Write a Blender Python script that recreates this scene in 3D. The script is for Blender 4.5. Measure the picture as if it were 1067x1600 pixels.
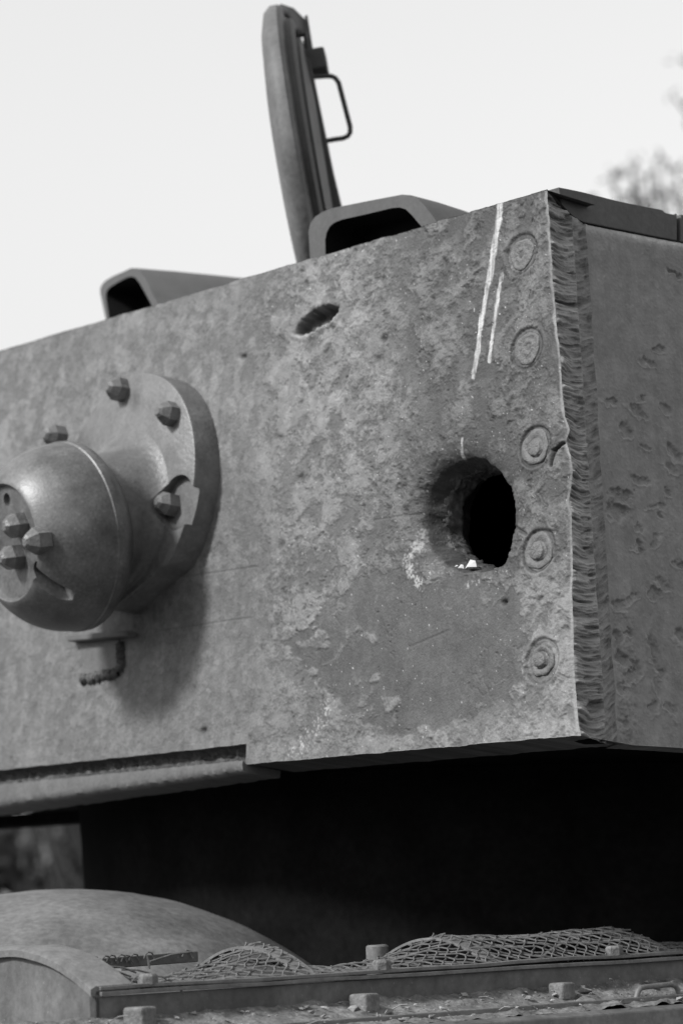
import bpy, bmesh, math, random
import numpy as np
from mathutils import Vector, Matrix

for o in list(bpy.data.objects):
    bpy.data.objects.remove(o)
SC = bpy.context.scene
COL = SC.collection
rng = np.random.default_rng(7)
random.seed(7)

# ------------------------------------------------------------------ camera, sky, sun, exposure
FPX = 4917.0                                   # focal length in photo pixels (photo 1067 x 1600)
PITCH = math.radians(8.3)
CAM = np.array([0.0, 0.0, 1.72])
cam_d = bpy.data.cameras.new('camera')
cam = bpy.data.objects.new('camera', cam_d)
COL.objects.link(cam)
cam.location = CAM
cam.rotation_euler = (math.pi / 2 + PITCH, 0, 0)
cam_d.sensor_fit = 'VERTICAL'
cam_d.sensor_height = 36.0
cam_d.sensor_width = 24.0
cam_d.lens = FPX / 1600 * 36.0
cam_d.clip_start = 0.05
cam_d.clip_end = 2000
cam_d.dof.use_dof = True
cam_d.dof.focus_distance = 3.52
cam_d.dof.aperture_fstop = 6.0
SC.camera = cam

SUN_EL = math.radians(38)
sun_h = np.array([-0.91, -0.41]); sun_h /= np.linalg.norm(sun_h)
SUN = np.array([sun_h[0] * math.cos(SUN_EL), sun_h[1] * math.cos(SUN_EL), math.sin(SUN_EL)])
world = bpy.data.worlds.new('World')
SC.world = world
world.use_nodes = True
wn = world.node_tree
wn.nodes.clear()
wout = wn.nodes.new('ShaderNodeOutputWorld')
wbg = wn.nodes.new('ShaderNodeBackground')
wsky = wn.nodes.new('ShaderNodeTexSky')
wsky.sky_type = 'NISHITA'
wsky.sun_disc = False
wsky.sun_elevation = SUN_EL
wsky.sun_rotation = math.atan2(SUN[0], SUN[1])
wsky.dust_density = 0.0
wsky.air_density = 5.0
wsky.ozone_density = 1.0
wbw = wn.nodes.new('ShaderNodeRGBToBW')
wn.links.new(wsky.outputs[0], wbw.inputs[0])
wn.links.new(wbw.outputs[0], wbg.inputs['Color'])
wbg.inputs['Strength'].default_value = 0.15
wn.links.new(wbg.outputs[0], wout.inputs[0])

sun_d = bpy.data.lights.new('sun', 'SUN')
sun_d.energy = 4.2
sun_d.angle = math.radians(9.0)
sun_d.color = (1, 1, 1)
sun = bpy.data.objects.new('sun', sun_d)
COL.objects.link(sun)
sun.rotation_euler = Vector(SUN).to_track_quat('Z', 'Y').to_euler()
sun.location = (-6, -4, 9)

SC.view_settings.view_transform = 'Standard'
SC.view_settings.look = 'None'
SC.view_settings.gamma = 1.0
SC.view_settings.exposure = 0.28
SC.view_settings.use_curve_mapping = False

# ------------------------------------------------------------------ helpers
CP, SP = math.cos(PITCH), math.sin(PITCH)
Z = np.array([0.0, 0.0, 1.0])


def nrm(v):
    v = np.asarray(v, float)
    return v / np.linalg.norm(v)


def ray(x, y):
    u = (x - 533.5) / FPX
    v = (800 - y) / FPX
    return np.array([u, CP - v * SP, SP + v * CP])


def at_depth(x, y, Y):
    r = ray(x, y)
    return CAM + r * (Y / r[1])


def on_plane(x, y, O, N):
    r = ray(x, y)
    return CAM + r * (np.dot(O - CAM, N) / np.dot(r, N))


def project(P):
    d = P - CAM
    f = d[..., 1] * CP + d[..., 2] * SP
    u = d[..., 2] * CP - d[..., 1] * SP
    return 533.5 + FPX * d[..., 0] / f, 800 - FPX * u / f


def vnoise(x, y, seed=0):
    """smooth value noise in 2D, range -1..1"""
    g = np.random.default_rng(seed).uniform(-1, 1, (256, 256))
    xi = np.floor(x).astype(int); yi = np.floor(y).astype(int)
    fx = x - xi; fy = y - yi
    fx = fx * fx * fx * (fx * (fx * 6 - 15) + 10); fy = fy * fy * fy * (fy * (fy * 6 - 15) + 10)
    a = g[xi % 256, yi % 256]; b = g[(xi + 1) % 256, yi % 256]
    c = g[xi % 256, (yi + 1) % 256]; d = g[(xi + 1) % 256, (yi + 1) % 256]
    return (a * (1 - fx) + b * fx) * (1 - fy) + (c * (1 - fx) + d * fx) * fy


def fbm(x, y, seed=0, octaves=5, gain=0.5):
    s = 0; a = 1; n = 0
    for k in range(octaves):
        c, q = math.cos(k * 0.7), math.sin(k * 0.7)
        s = s + a * vnoise((c * x - q * y) * 2 ** k + 13.7 * k, (q * x + c * y) * 2 ** k + 5.1 * k, seed + k)
        n += a; a *= gain
    return s / n


def cells(x, y, seed=0):
    """random value of the nearest jittered cell (angular chips)"""
    g = np.random.default_rng(seed)
    jx = g.random((128, 128)); jy = g.random((128, 128)); val = g.uniform(-1, 1, (128, 128))
    xi = np.floor(x).astype(int); yi = np.floor(y).astype(int)
    best = np.full(np.shape(x), 9.0); out = np.zeros(np.shape(x))
    for a in (-1, 0, 1):
        for b in (-1, 0, 1):
            p, q = (xi + a) % 128, (yi + b) % 128
            d = (xi + a + jx[p, q] - x) ** 2 + (yi + b + jy[p, q] - y) ** 2
            m = d < best
            best = np.where(m, d, best); out = np.where(m, val[p, q], out)
    return out


def sst(a, b, x):
    t = np.clip((x - a) / (b - a), 0, 1)
    return t * t * (3 - 2 * t)


def seg_dist(x, y, pts):
    """distance to a polyline"""
    d = np.full(np.shape(x), 1e9)
    for (x0, y0), (x1, y1) in zip(pts[:-1], pts[1:]):
        dx, dy = x1 - x0, y1 - y0
        t = np.clip(((x - x0) * dx + (y - y0) * dy) / (dx * dx + dy * dy + 1e-12), 0, 1)
        d = np.minimum(d, np.hypot(x - x0 - t * dx, y - y0 - t * dy))
    return d


def poly_sd(x, y, pts):
    """signed distance to a closed polygon, negative inside"""
    d = seg_dist(x, y, list(pts) + [pts[0]])
    ins = np.zeros(np.shape(x), bool)
    n = len(pts)
    for i in range(n):
        x0, y0 = pts[i]; x1, y1 = pts[(i + 1) % n]
        if y0 == y1:
            continue
        c = (y0 > y) != (y1 > y)
        ins ^= c & (x < (x1 - x0) * (y - y0) / (y1 - y0) + x0)
    return np.where(ins, -d, d)


# ------------------------------------------------------------------ materials (monochrome film: greys only)
def mat(name, base, rough=0.65, var=0.25, scale=25, bump=0.25, bscale=140, spec=0.35, attr=False,
        metallic=0.0, speck=0.0, bdist=0.002, streak=0.0):
    m = bpy.data.materials.new(name)
    m.use_nodes = True
    t = m.node_tree; N = t.nodes; L = t.links
    bs = N['Principled BSDF']
    tc = N.new('ShaderNodeTexCoord')
    n1 = N.new('ShaderNodeTexNoise'); n1.inputs['Scale'].default_value = scale; n1.inputs['Detail'].default_value = 9
    n1.inputs['Roughness'].default_value = 0.62
    n2 = N.new('ShaderNodeTexNoise'); n2.inputs['Scale'].default_value = bscale; n2.inputs['Detail'].default_value = 6
    L.new(tc.outputs['Object'], n1.inputs['Vector']); L.new(tc.outputs['Object'], n2.inputs['Vector'])
    mr = N.new('ShaderNodeMapRange')
    mr.inputs['From Min'].default_value = 0.3; mr.inputs['From Max'].default_value = 0.7
    mr.inputs['To Min'].default_value = 1 - var; mr.inputs['To Max'].default_value = 1 + var
    L.new(n1.outputs['Fac'], mr.inputs['Value'])
    mul = N.new('ShaderNodeMath'); mul.operation = 'MULTIPLY'
    L.new(mr.outputs[0], mul.inputs[0])
    if attr:
        at = N.new('ShaderNodeAttribute'); at.attribute_name = 'tone'
        L.new(at.outputs['Fac'], mul.inputs[1])
    else:
        mul.inputs[1].default_value = base
    sc_ = N.new('ShaderNodeMath'); sc_.operation = 'MULTIPLY'; sc_.inputs[1].default_value = PAINT
    L.new(mul.outputs[0], sc_.inputs[0])
    last = sc_
    mr2 = N.new('ShaderNodeMapRange')
    mr2.inputs['From Min'].default_value = 0.3; mr2.inputs['From Max'].default_value = 0.7
    mr2.inputs['To Min'].default_value = 1 - var * 0.5; mr2.inputs['To Max'].default_value = 1 + var * 0.5
    L.new(n2.outputs['Fac'], mr2.inputs['Value'])
    m2 = N.new('ShaderNodeMath'); m2.operation = 'MULTIPLY'
    L.new(last.outputs[0], m2.inputs[0]); L.new(mr2.outputs[0], m2.inputs[1]); last = m2
    if streak > 0:
        mp = N.new('ShaderNodeMapping'); mp.inputs['Scale'].default_value = (40, 40, 3)
        L.new(tc.outputs['Object'], mp.inputs['Vector'])
        n4 = N.new('ShaderNodeTexNoise'); n4.inputs['Scale'].default_value = 1.0; n4.inputs['Detail'].default_value = 5
        L.new(mp.outputs[0], n4.inputs['Vector'])
        mr4 = N.new('ShaderNodeMapRange')
        mr4.inputs['From Min'].default_value = 0.35; mr4.inputs['From Max'].default_value = 0.7
        mr4.inputs['To Min'].default_value = 1 - streak; mr4.inputs['To Max'].default_value = 1 + streak
        L.new(n4.outputs['Fac'], mr4.inputs['Value'])
        m4 = N.new('ShaderNodeMath'); m4.operation = 'MULTIPLY'
        L.new(last.outputs[0], m4.inputs[0]); L.new(mr4.outputs[0], m4.inputs[1]); last = m4
    if speck > 0:
        n3 = N.new('ShaderNodeTexNoise'); n3.inputs['Scale'].default_value = 260; n3.inputs['Detail'].default_value = 2
        L.new(tc.outputs['Object'], n3.inputs['Vector'])
        r3 = N.new('ShaderNodeMapRange')
        r3.inputs['From Min'].default_value = 0.68; r3.inputs['From Max'].default_value = 0.76
        r3.inputs['To Min'].default_value = 0; r3.inputs['To Max'].default_value = speck
        L.new(n3.outputs['Fac'], r3.inputs['Value'])
        a3 = N.new('ShaderNodeMath'); a3.operation = 'ADD'
        L.new(last.outputs[0], a3.inputs[0]); L.new(r3.outputs[0], a3.inputs[1]); last = a3
    L.new(last.outputs[0], bs.inputs['Base Color'])
    rr = N.new('ShaderNodeMapRange')
    rr.inputs['To Min'].default_value = max(rough - 0.12, 0.05); rr.inputs['To Max'].default_value = min(rough + 0.12, 1)
    L.new(n1.outputs['Fac'], rr.inputs['Value']); L.new(rr.outputs[0], bs.inputs['Roughness'])
    bs.inputs['Specular IOR Level'].default_value = spec
    bs.inputs['Metallic'].default_value = metallic
    if bump > 0:
        b = N.new('ShaderNodeBump'); b.inputs['Strength'].default_value = bump; b.inputs['Distance'].default_value = bdist
        ad = N.new('ShaderNodeMath'); ad.operation = 'ADD'
        L.new(n1.outputs['Fac'], ad.inputs[0]); L.new(n2.outputs['Fac'], ad.inputs[1])
        L.new(ad.outputs[0], b.inputs['Height']); L.new(b.outputs[0], bs.inputs['Normal'])
    return m


PAINT = 0.57        # dark olive armour paint in monochrome: overall albedo level
M = {}
M['plate'] = mat('worn_armour_paint', 0.2, 0.62, 0.13, 60, 0.45, 330, 0.35, attr=True, speck=0.05)
M['cut'] = mat('torch_cut_steel', 0.2, 0.5, 0.12, 60, 0.4, 400, 0.5, attr=True)
M['side'] = mat('side_armour_paint', 0.13, 0.62, 0.16, 45, 0.5, 260, 0.35, attr=True, speck=0.04)
M['bore'] = mat('burnt_bore_steel', 0.12, 0.5, 0.5, 30, 0.8, 120, 0.4, speck=0.16)
M['cast'] = mat('cast_gun_mount_paint', 0.185, 0.45, 0.30, 26, 0.45, 190, 0.5, speck=0.03)
M['shield'] = mat('gun_shield_paint', 0.150, 0.44, 0.50, 24, 0.18, 260, 0.6, speck=0.03)
M['bolt'] = mat('bolt_steel', 0.20, 0.42, 0.35, 60, 0.4, 300, 0.5)
M['hatch'] = mat('hatch_paint', 0.19, 0.6, 0.3, 18, 0.3, 120, 0.3, speck=0.03)
M['hatch_dark'] = mat('hatch_inner_paint', 0.085, 0.6, 0.2, 18, 0.2, 120, 0.3)
M['hood'] = mat('hood_paint', 0.13, 0.6, 0.15, 25, 0.2, 160, 0.3)
M['black'] = mat('interior_shade_black', 0.012, 0.8, 0.2, 20, 0.1, 100, 0.1)  # near-black base stands in for shade inside hoods and turret
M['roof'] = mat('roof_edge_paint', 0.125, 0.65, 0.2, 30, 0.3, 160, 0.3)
M['under'] = mat('underside_shade_black', 0.012, 0.95, 0.4, 12, 0.3, 100, 0.03)  # deep shade under the turret put into a near-black base colour
M['weld'] = mat('torn_weld_steel', 0.07, 0.55, 0.5, 60, 0.8, 240, 0.5)
M['deck'] = mat('deck_paint', 0.17, 0.65, 0.35, 14, 0.4, 120, 0.3, speck=0.06, streak=0.12)
M['dusty'] = mat('dusty_ledge', 0.24, 0.85, 0.5, 45, 0.8, 220, 0.15, speck=0.15)
M['rim'] = mat('rim_paint', 0.22, 0.55, 0.3, 40, 0.3, 200, 0.4)
M['dome'] = mat('dome_paint', 0.20, 0.60, 0.45, 8, 0.35, 120, 0.35, speck=0.05)
M['wire'] = mat('wire_steel', 0.20, 0.5, 0.35, 60, 0.2, 300, 0.5)
M['stone'] = mat('debris_stone', 0.42, 0.9, 0.4, 60, 0.5, 300, 0.2)
M['white'] = mat('white_chip', 0.75, 0.8, 0.1, 60, 0.3, 300, 0.2)
M['ground'] = mat('dry_ground', 0.12, 0.95, 0.4, 0.6, 0.6, 14, 0.1, bdist=0.02)
M['bark'] = mat('bark', 0.10, 0.9, 0.4, 8, 0.8, 40, 0.1, bdist=0.01)
M['leaf'] = mat('leaf', 0.10, 0.6, 0.4, 3, 0.0, 20, 0.3)
M['leaf2'] = mat('leaf_pale', 0.21, 0.6, 0.4, 3, 0.0, 20, 0.3)
M['canvas'] = mat('track_metal', 0.07, 0.7, 0.3, 10, 0.4, 80, 0.3)

# ------------------------------------------------------------------ object builders
ROOT_LOC = {}


def thing(name, label, cat, loc, group=None):
    o = bpy.data.objects.new(name, None)
    COL.objects.link(o)
    o.empty_display_size = 0.2
    o.location = loc
    o['label'] = label; o['category'] = cat
    if group:
        o['group'] = group
    ROOT_LOC[o.name] = np.array(loc, float)
    return o


def root_of(o):
    while o.parent:
        o = o.parent
    return o


def mesh_np(name, V, F, tone=None, smooth=True, uvless=True):
    """V (n,3) array, F (m,4) or (m,3) array of indices"""
    me = bpy.data.meshes.new(name)
    V = np.asarray(V, np.float32); F = np.asarray(F, np.int32)
    me.vertices.add(len(V)); me.vertices.foreach_set('co', V.ravel())
    k = F.shape[1]
    me.loops.add(F.size); me.loops.foreach_set('vertex_index', F.ravel())
    me.polygons.add(len(F))
    me.polygons.foreach_set('loop_start', np.arange(0, F.size, k, dtype=np.int32))
    me.polygons.foreach_set('loop_total', np.full(len(F), k, np.int32))
    me.polygons.foreach_set('use_smooth', np.full(len(F), smooth, bool))
    me.update(calc_edges=True)
    if tone is not None:
        a = me.attributes.new('tone', 'FLOAT', 'POINT')
        a.data.foreach_set('value', np.asarray(tone, np.float32).ravel())
    return me


def link(name, me, m, parent=None, kind=None):
    o = bpy.data.objects.new(name, me)
    COL.objects.link(o)
    if m is not None and not me.materials:
        me.materials.append(m)
    if parent is not None:
        o.parent = parent
    if kind:
        o['kind'] = kind
    return o


def part(name, V, F, m, parent, smooth=False, tone=None, kind=None):
    """vertices given in world space; stored relative to the root's base"""
    base = ROOT_LOC[root_of(parent).name]
    V = np.asarray(V, float) - base
    if isinstance(F, np.ndarray):
        me = mesh_np(name, V, F, tone, smooth)
    else:
        me = bpy.data.meshes.new(name)
        me.from_pydata([tuple(v) for v in V], [], [tuple(int(i) for i in f) for f in F])
        me.update()
        if smooth:
            me.polygons.foreach_set('use_smooth', np.full(len(me.polygons), True, bool))
    return link(name, me, m, parent, kind)


class MB:
    """collects shapes into one mesh, world coordinates"""
    def __init__(s):
        s.v = []; s.f = []

    def add(s, V, F):
        b = len(s.v)
        s.v += [np.asarray(v, float) for v in V]
        s.f += [tuple(i + b for i in f) for f in F]
        return s

    def box(s, O, X, Y, Zv):
        """corner O and three edge vectors"""
        O, X, Y, Zv = map(lambda q: np.asarray(q, float), (O, X, Y, Zv))
        V = [O, O + X, O + X + Y, O + Y, O + Zv, O + X + Zv, O + X + Y + Zv, O + Y + Zv]
        F = [(0, 3, 2, 1), (4, 5, 6, 7), (0, 1, 5, 4), (1, 2, 6, 5), (2, 3, 7, 6), (3, 0, 4, 7)]
        if np.dot(np.cross(X, Y), Zv) < 0:
            F = [f[::-1] for f in F]
        return s.add(V, F)

    def tube(s, pts, r, n=8, cap=True):
        pts = [np.asarray(p, float) for p in pts]
        rs = r if hasattr(r, '__len__') else [r] * len(pts)
        V = []; F = []
        pv = None
        for i, p in enumerate(pts):
            t = nrm(pts[min(i + 1, len(pts) - 1)] - pts[max(i - 1, 0)])
            if pv is None:
                pv = np.cross(t, [0, 0, 1.0])
                if np.linalg.norm(pv) < 0.1:
                    pv = np.cross(t, [1.0, 0, 0])
            a = nrm(pv - t * np.dot(pv, t)); b = np.cross(t, a); pv = a
            for k in range(n):
                an = 2 * math.pi * k / n
                V.append(p + rs[i] * (math.cos(an) * a + math.sin(an) * b))
        for i in range(len(pts) - 1):
            for k in range(n):
                F.append((i * n + k, i * n + (k + 1) % n, (i + 1) * n + (k + 1) % n, (i + 1) * n + k))
        if cap:
            F.append(tuple(range(n - 1, -1, -1)))
            F.append(tuple(range((len(pts) - 1) * n, len(pts) * n)))
        return s.add(V, F)

    def lathe(s, O, axis, prof, n=48, xref=None, capend=True):
        """prof: list of (radius, distance along axis)"""
        axis = nrm(axis)
        x = (np.cross(axis, [0, 0, 1.0]) if abs(axis[2]) < 0.9 else np.array([1.0, 0, 0])) if xref is None else np.asarray(xref, float)
        x = nrm(x - axis * np.dot(x, axis)); y = np.cross(axis, x)
        V = []; F = []
        for (r, h) in prof:
            for k in range(n):
                a = 2 * math.pi * k / n
                V.append(O + axis * h + r * (math.cos(a) * x + math.sin(a) * y))
        for i in range(len(prof) - 1):
            for k in range(n):
                F.append((i * n + k, i * n + (k + 1) % n, (i + 1) * n + (k + 1) % n, (i + 1) * n + k))
        if capend:
            F.append(tuple(range(n - 1, -1, -1)))
            F.append(tuple(range((len(prof) - 1) * n, len(prof) * n)))
        return s.add(V, F)

    def prism(s, poly, vec, inset=0.0):
        """closed 3D polygon extruded by vec"""
        n = len(poly); vec = np.asarray(vec, float)
        V = [np.asarray(p, float) for p in poly] + [np.asarray(p, float) + vec for p in poly]
        F = [tuple(range(n - 1, -1, -1)), tuple(range(n, 2 * n))]
        F += [(i, (i + 1) % n, n + (i + 1) % n, n + i) for i in range(n)]
        return s.add(V, F)

    def build(s, name, m, parent, smooth=False, kind=None, bevel=0.0, seg=2, angle=40):
        o = part(name, s.v, s.f, m, parent, False, kind=kind)
        bm = bmesh.new(); bm.from_mesh(o.data)
        bmesh.ops.recalc_face_normals(bm, faces=bm.faces)
        if bevel > 0:
            es = [e for e in bm.edges if len(e.link_faces) == 2 and e.calc_face_angle(0) > math.radians(angle)]
            bmesh.ops.bevel(bm, geom=es, offset=bevel, segments=seg, profile=0.5, affect='EDGES', clamp_overlap=True)
        if smooth:
            for f in bm.faces:
                f.smooth = True
            for e in bm.edges:
                if len(e.link_faces) == 2 and e.calc_face_angle(0) > math.radians(42):
                    e.smooth = False
        bm.to_mesh(o.data); bm.free()
        return o


def boolean(o, cutters):
    """subtract meshes (list of (V, F) in world space) from a built part"""
    base = ROOT_LOC[root_of(o).name]
    for V, F in cutters:
        me = bpy.data.meshes.new('cut')
        me.from_pydata([tuple(np.asarray(v) - base) for v in V], [], F)
        bm = bmesh.new(); bm.from_mesh(me); bmesh.ops.recalc_face_normals(bm, faces=bm.faces); bm.to_mesh(me); bm.free()
        c = bpy.data.objects.new('cut', me); COL.objects.link(c)
        c.location = base
        md = o.modifiers.new('b', 'BOOLEAN'); md.object = c; md.operation = 'DIFFERENCE'; md.solver = 'EXACT'
        bpy.context.view_layer.update()
        dg = bpy.context.evaluated_depsgraph_get()
        new = bpy.data.meshes.new_from_object(o.evaluated_get(dg))
        o.modifiers.clear()
        old = o.data; o.data = new
        bpy.data.objects.remove(c)
    me = o.data
    bm = bmesh.new(); bm.from_mesh(me)
    for f in bm.faces:
        f.smooth = True
    for e in bm.edges:
        e.smooth = not (len(e.link_faces) == 2 and e.calc_face_angle(0) > math.radians(40))
    bm.to_mesh(me); bm.free()


def grid_faces(n, m, keep=None):
    """quads of an n x m vertex grid (row-major, n rows)"""
    i, j = np.meshgrid(np.arange(n - 1), np.arange(m - 1), indexing='ij')
    a = i * m + j
    F = np.stack([a, a + 1, a + m + 1, a + m], -1)
    if keep is not None:
        F = F[keep]
    return F.reshape(-1, 4)


# ------------------------------------------------------------------ frame of the turret
A1 = math.radians(37.5)
LEAN = math.radians(5.0)
d1 = np.array([-math.sin(A1), math.cos(A1), 0.0])          # along the rear plate, away
NH = np.array([-math.cos(A1), -math.sin(A1), 0.0])         # outward horizontal normal of the rear plate
d2 = -NH                                                   # along the side plate, away
NP = NH * math.cos(LEAN) + Z * math.sin(LEAN)              # rear plate normal
UP = Z * math.cos(LEAN) - NH * math.sin(LEAN)
OP = at_depth(905, 1149, 3.4)                              # lower rear corner of the plate


def P(s, t, h=0.0):
    s = np.asarray(s, float)[..., None]; t = np.asarray(t, float)[..., None]; h = np.asarray(h, float)[..., None]
    return OP + s * d1 + t * UP + h * NP


def ST(x, y, h=0.0):
    q = on_plane(x, y, OP + h * NP, NP) - OP
    return float(q @ d1), float(q @ UP)


T_TOP = 0.638
W_PLATE = 1.90
GROUND_Z = 0.0

# ================================================================== SETTING
def ground():
    n = 81
    u = np.linspace(-1, 1, n)
    g = np.sign(u) * np.abs(u) ** 2.2 * 300
    X, Y = np.meshgrid(g, g, indexing='ij')
    Hh = 0.08 * fbm(X * 0.3, Y * 0.3, 3) * np.clip((np.hypot(X, Y) - 3) / 8, 0, 1)
    V = np.stack([X, Y, Hh], -1).reshape(-1, 3)
    me = mesh_np('ground', V, grid_faces(n, n)[:, ::-1])
    return link('ground', me, M['ground'], None, 'structure')


ground()

# ================================================================== TURRET
turret = thing('tank_turret', 'large battered grey armoured tank turret with a shell hole in its rear plate',
               'tank turret', tuple(OP + d1 * 0.9 + d2 * 1.1 - Z * 0.30))

# plug weld centres
PLUG_PX = [(815, 397), (823, 545), (836, 698), (842, 861), (848, 1033)]
PLUGS = [ST(*p) for p in PLUG_PX]
HOLE_PX = [(700, 722), (725, 714), (760, 722), (785, 745), (800, 775), (802, 820), (797, 850), (785, 880), (768, 889),
           (738, 893), (705, 886), (680, 870), (662, 845), (655, 800), (660, 765), (678, 738)]
HOLE = np.array([ST(*p) for p in HOLE_PX])
HC = HOLE.mean(0)
_a = np.arctan2(HOLE[:, 1] - HC[1], HOLE[:, 0] - HC[0]); _r = np.hypot(HOLE[:, 0] - HC[0], HOLE[:, 1] - HC[1])
_o = np.argsort(_a); _a = _a[_o]; _r = _r[_o]
_t = np.linspace(-math.pi, math.pi, 180, endpoint=False)
_q = np.interp(_t, np.concatenate([_a - 2 * math.pi, _a, _a + 2 * math.pi]), np.tile(_r, 3))
_q = _q + 0.0022 * fbm(np.cos(_t) * 4 + 9, np.sin(_t) * 4 + 9, 55, 4, 0.6) + 0.0012 * fbm(np.cos(_t) * 14 + 9, np.sin(_t) * 14 + 9, 56, 3)
HOLE = np.stack([HC[0] + _q * np.cos(_t), HC[1] + _q * np.sin(_t)], -1)
# the jagged torch-cut edge, from the photo
EDGE_PX = [(853, 293), (857, 350), (861, 420), (862, 440), (867, 500), (874, 560), (876, 600), (881, 650), (888, 672), (883, 690),
           (890, 712), (893, 735), (887, 785), (891, 800), (893, 900), (892, 930), (894, 980), (895, 1040), (898, 1080), (900, 1110),
           (905, 1149)]
ED = np.array([ST(*p) for p in EDGE_PX])[::-1]


def s_edge(t):
    s = np.interp(t, ED[:, 1], ED[:, 0])
    return s + 0.0009 * fbm(t * 60, t * 0 + 3, 91, 4) + 0.0007 * fbm(t * 300, t * 0 + 7, 92, 3)


# lower edge of the plate: straight near the corner, notched further along
NOTCH_S = ST(384, 1195)[0]
NA = ST(383, 1163); NB = ST(0, 1203)


def t_low(s):
    n = NA[1] + (NB[1] - NA[1]) * (s - NA[0]) / (NB[0] - NA[0])
    return np.where(s > NOTCH_S, n, 0.0)


def rear_plate():
    ns, nt = 900, 580
    sj = np.concatenate([np.linspace(0, 1.31, ns - 20), np.linspace(1.31, W_PLATE, 21)[1:]])
    t1 = np.linspace(0, 1, nt)
    S, Tn = np.meshgrid(sj, t1, indexing='ij')
    # rounded notch, warped bottom
    low = t_low(S)
    T = Tn * T_TOP
    Tw = low + (T_TOP - low) * Tn
    T = np.where(S > NOTCH_S, Tw, T)
    # top edge slightly worn
    T = T + sst(0.9, 1, Tn) * 0.0016 * fbm(S * 14, S * 0 + 1.5, 44, 4) - (1 - sst(0, 0.1, Tn)) * 0.001 * fbm(S * 40, S * 0 + 9, 45, 4)
    w = 1 - sst(0.0, 0.16, S)
    S = S + w * s_edge(T)
    px, py = project(P(S, T))
    # ---- fields
    wx = px + 26 * fbm(px / 60, py / 60, 1, 4) ; wy = py + 26 * fbm(px / 60, py / 60, 2, 4)
    sx, ty = S * 1000, T * 1000                     # mm
    wsx = sx + 10 * fbm(sx / 30, ty / 30, 3, 4); wty = ty + 10 * fbm(sx / 30, ty / 30, 4, 4)
    F1 = fbm(wsx / 34, wty / 28, 10, 5, 0.58)       # flake islands
    F2 = fbm(wsx / 15, wty / 13, 20, 4, 0.6)        # small scabs
    F3 = fbm(sx / 5, ty / 5, 30, 3, 0.6)            # grain
    BIG = fbm(sx / 160, ty / 140, 40, 4)
    # zones
    left = 1 - sst(370, 470, wx)
    darkpoly = [(440, 1010), (480, 985), (520, 930), (560, 880), (640, 905), (700, 905), (800, 905), (828, 950), (822, 1010), (815, 1070), (770, 1105),
                (745, 1118), (690, 1128), (640, 1135), (604, 1148), (570, 1130), (558, 1100), (505, 1075), (470, 1040), (452, 1020)]
    ca0 = cells((sx + 2.2 * F2 + 1.2 * F3) / 11, (ty + 2.2 * F1 + 1.2 * F3) / 8, 501)
    ddark = poly_sd(wx, wy, darkpoly) + 10 * F2
    dark = 1 - sst(-2, 2, ddark + 4 * ca0)
    # angular islands of old paint left inside the dark patch
    def isl_px(zs):
        return [(360 + q / 1.905, 820 + r / 1.905) for q, r in zs]
    ax_, ay_ = px + 3.5 * F2 + 1.5 * F3, py + 3.5 * F1 + 1.5 * F3
    isl = np.minimum.reduce([poly_sd(ax_, ay_, isl_px(z)) for z in [
        [(200, 350), (235, 340), (265, 310), (290, 320), (300, 355), (285, 370), (240, 360), (205, 365)],
        [(270, 420), (310, 395), (330, 350), (355, 300), (375, 285), (390, 310), (430, 330), (440, 345), (425, 360), (395, 330), (365, 320), (350, 345), (325, 390), (300, 410)],
        [(412, 475), (420, 455), (445, 435), (460, 450), (440, 468)],
        [(445, 512), (470, 515), (500, 508), (503, 535), (480, 555), (465, 562), (455, 530)]]])
    dark = dark * sst(-1.2, 1.2, isl)
    dark = dark * (1 - 0.75 * sst(0.34, 0.37, fbm(wsx / 17, wty / 13, 67, 5, 0.6)) * sst(-60, -8, ddark))
    dark = dark * (0.75 + 0.25 * sst(900, 985, wy + 60 * F1))
    midz = sst(390, 450, wx) * (1 - sst(560, 660, wx)) * (1 - sst(960, 1030, wy)) * sst(330, 420, wy)
    upr = sst(540, 640, wx) * (1 - sst(860, 930, wy))
    strip = sst(805, 830, wx) * sst(850, 900, wy)
    # layered flaking: several paint films, each ending in a ragged step
    ca = ca0
    cb = cells((sx + 2.2 * F1 + 1.5 * F3) / 5.5, (ty + 2.2 * F2 + 1.5 * F3) / 4.5, 502)
    FF = F1 + 0.25 * F2 + 0.12 * F3 + 0.15 * ca + 0.10 * cb + 0.08 * midz - 0.12 * upr
    LV = (-0.24, -0.02, 0.20)
    lev = [sst(c - 0.02, c + 0.02, FF) for c in LV]
    fe = sum(np.exp(-((FF - c) / 0.035) ** 2) for c in LV)           # dark outlines painted as crevice shade along flake edges
    amt = (1 - 0.55 * left) * (1 - dark)
    crust = lev[1] * (1 - 0.7 * left)
    scab = lev[2]
    terr = sum(lev)
    pit = sst(0.40, 0.50, -F2 + 0.35 * F3 + 0.3 * F1 - 0.2 * left - 0.3 * dark)
    crustmask = lev[2]
    # ---- tone (albedo of paint, primer, rust, plus painted crevice shade)
    tone = 0.186 + 0.022 * BIG
    bare = sst(540, 690, wx + 60 * F1) * (1 - sst(885, 930, wy)) * (1 - 0.25 * crustmask)
    tone = tone * (1 - 0.36 * bare)
    tone = tone + 0.030 * crust * midz + (0.022 * (terr - 1.5) + 0.022 * (lev[1] - lev[2])) * (1 - 0.5 * left) * (1 - dark)
    tone = tone * (1 - 0.43 * dark)
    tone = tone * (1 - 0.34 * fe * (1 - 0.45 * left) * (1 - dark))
    tone = tone * (1 + 0.09 * ca * (1 - dark))
    tone = tone * (1 + dark * (0.30 * fbm(wsx / 36, wty / 30, 65, 5, 0.65) + 0.16 * fbm(sx / 3.5, ty / 14, 66, 4, 0.6)))
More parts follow.
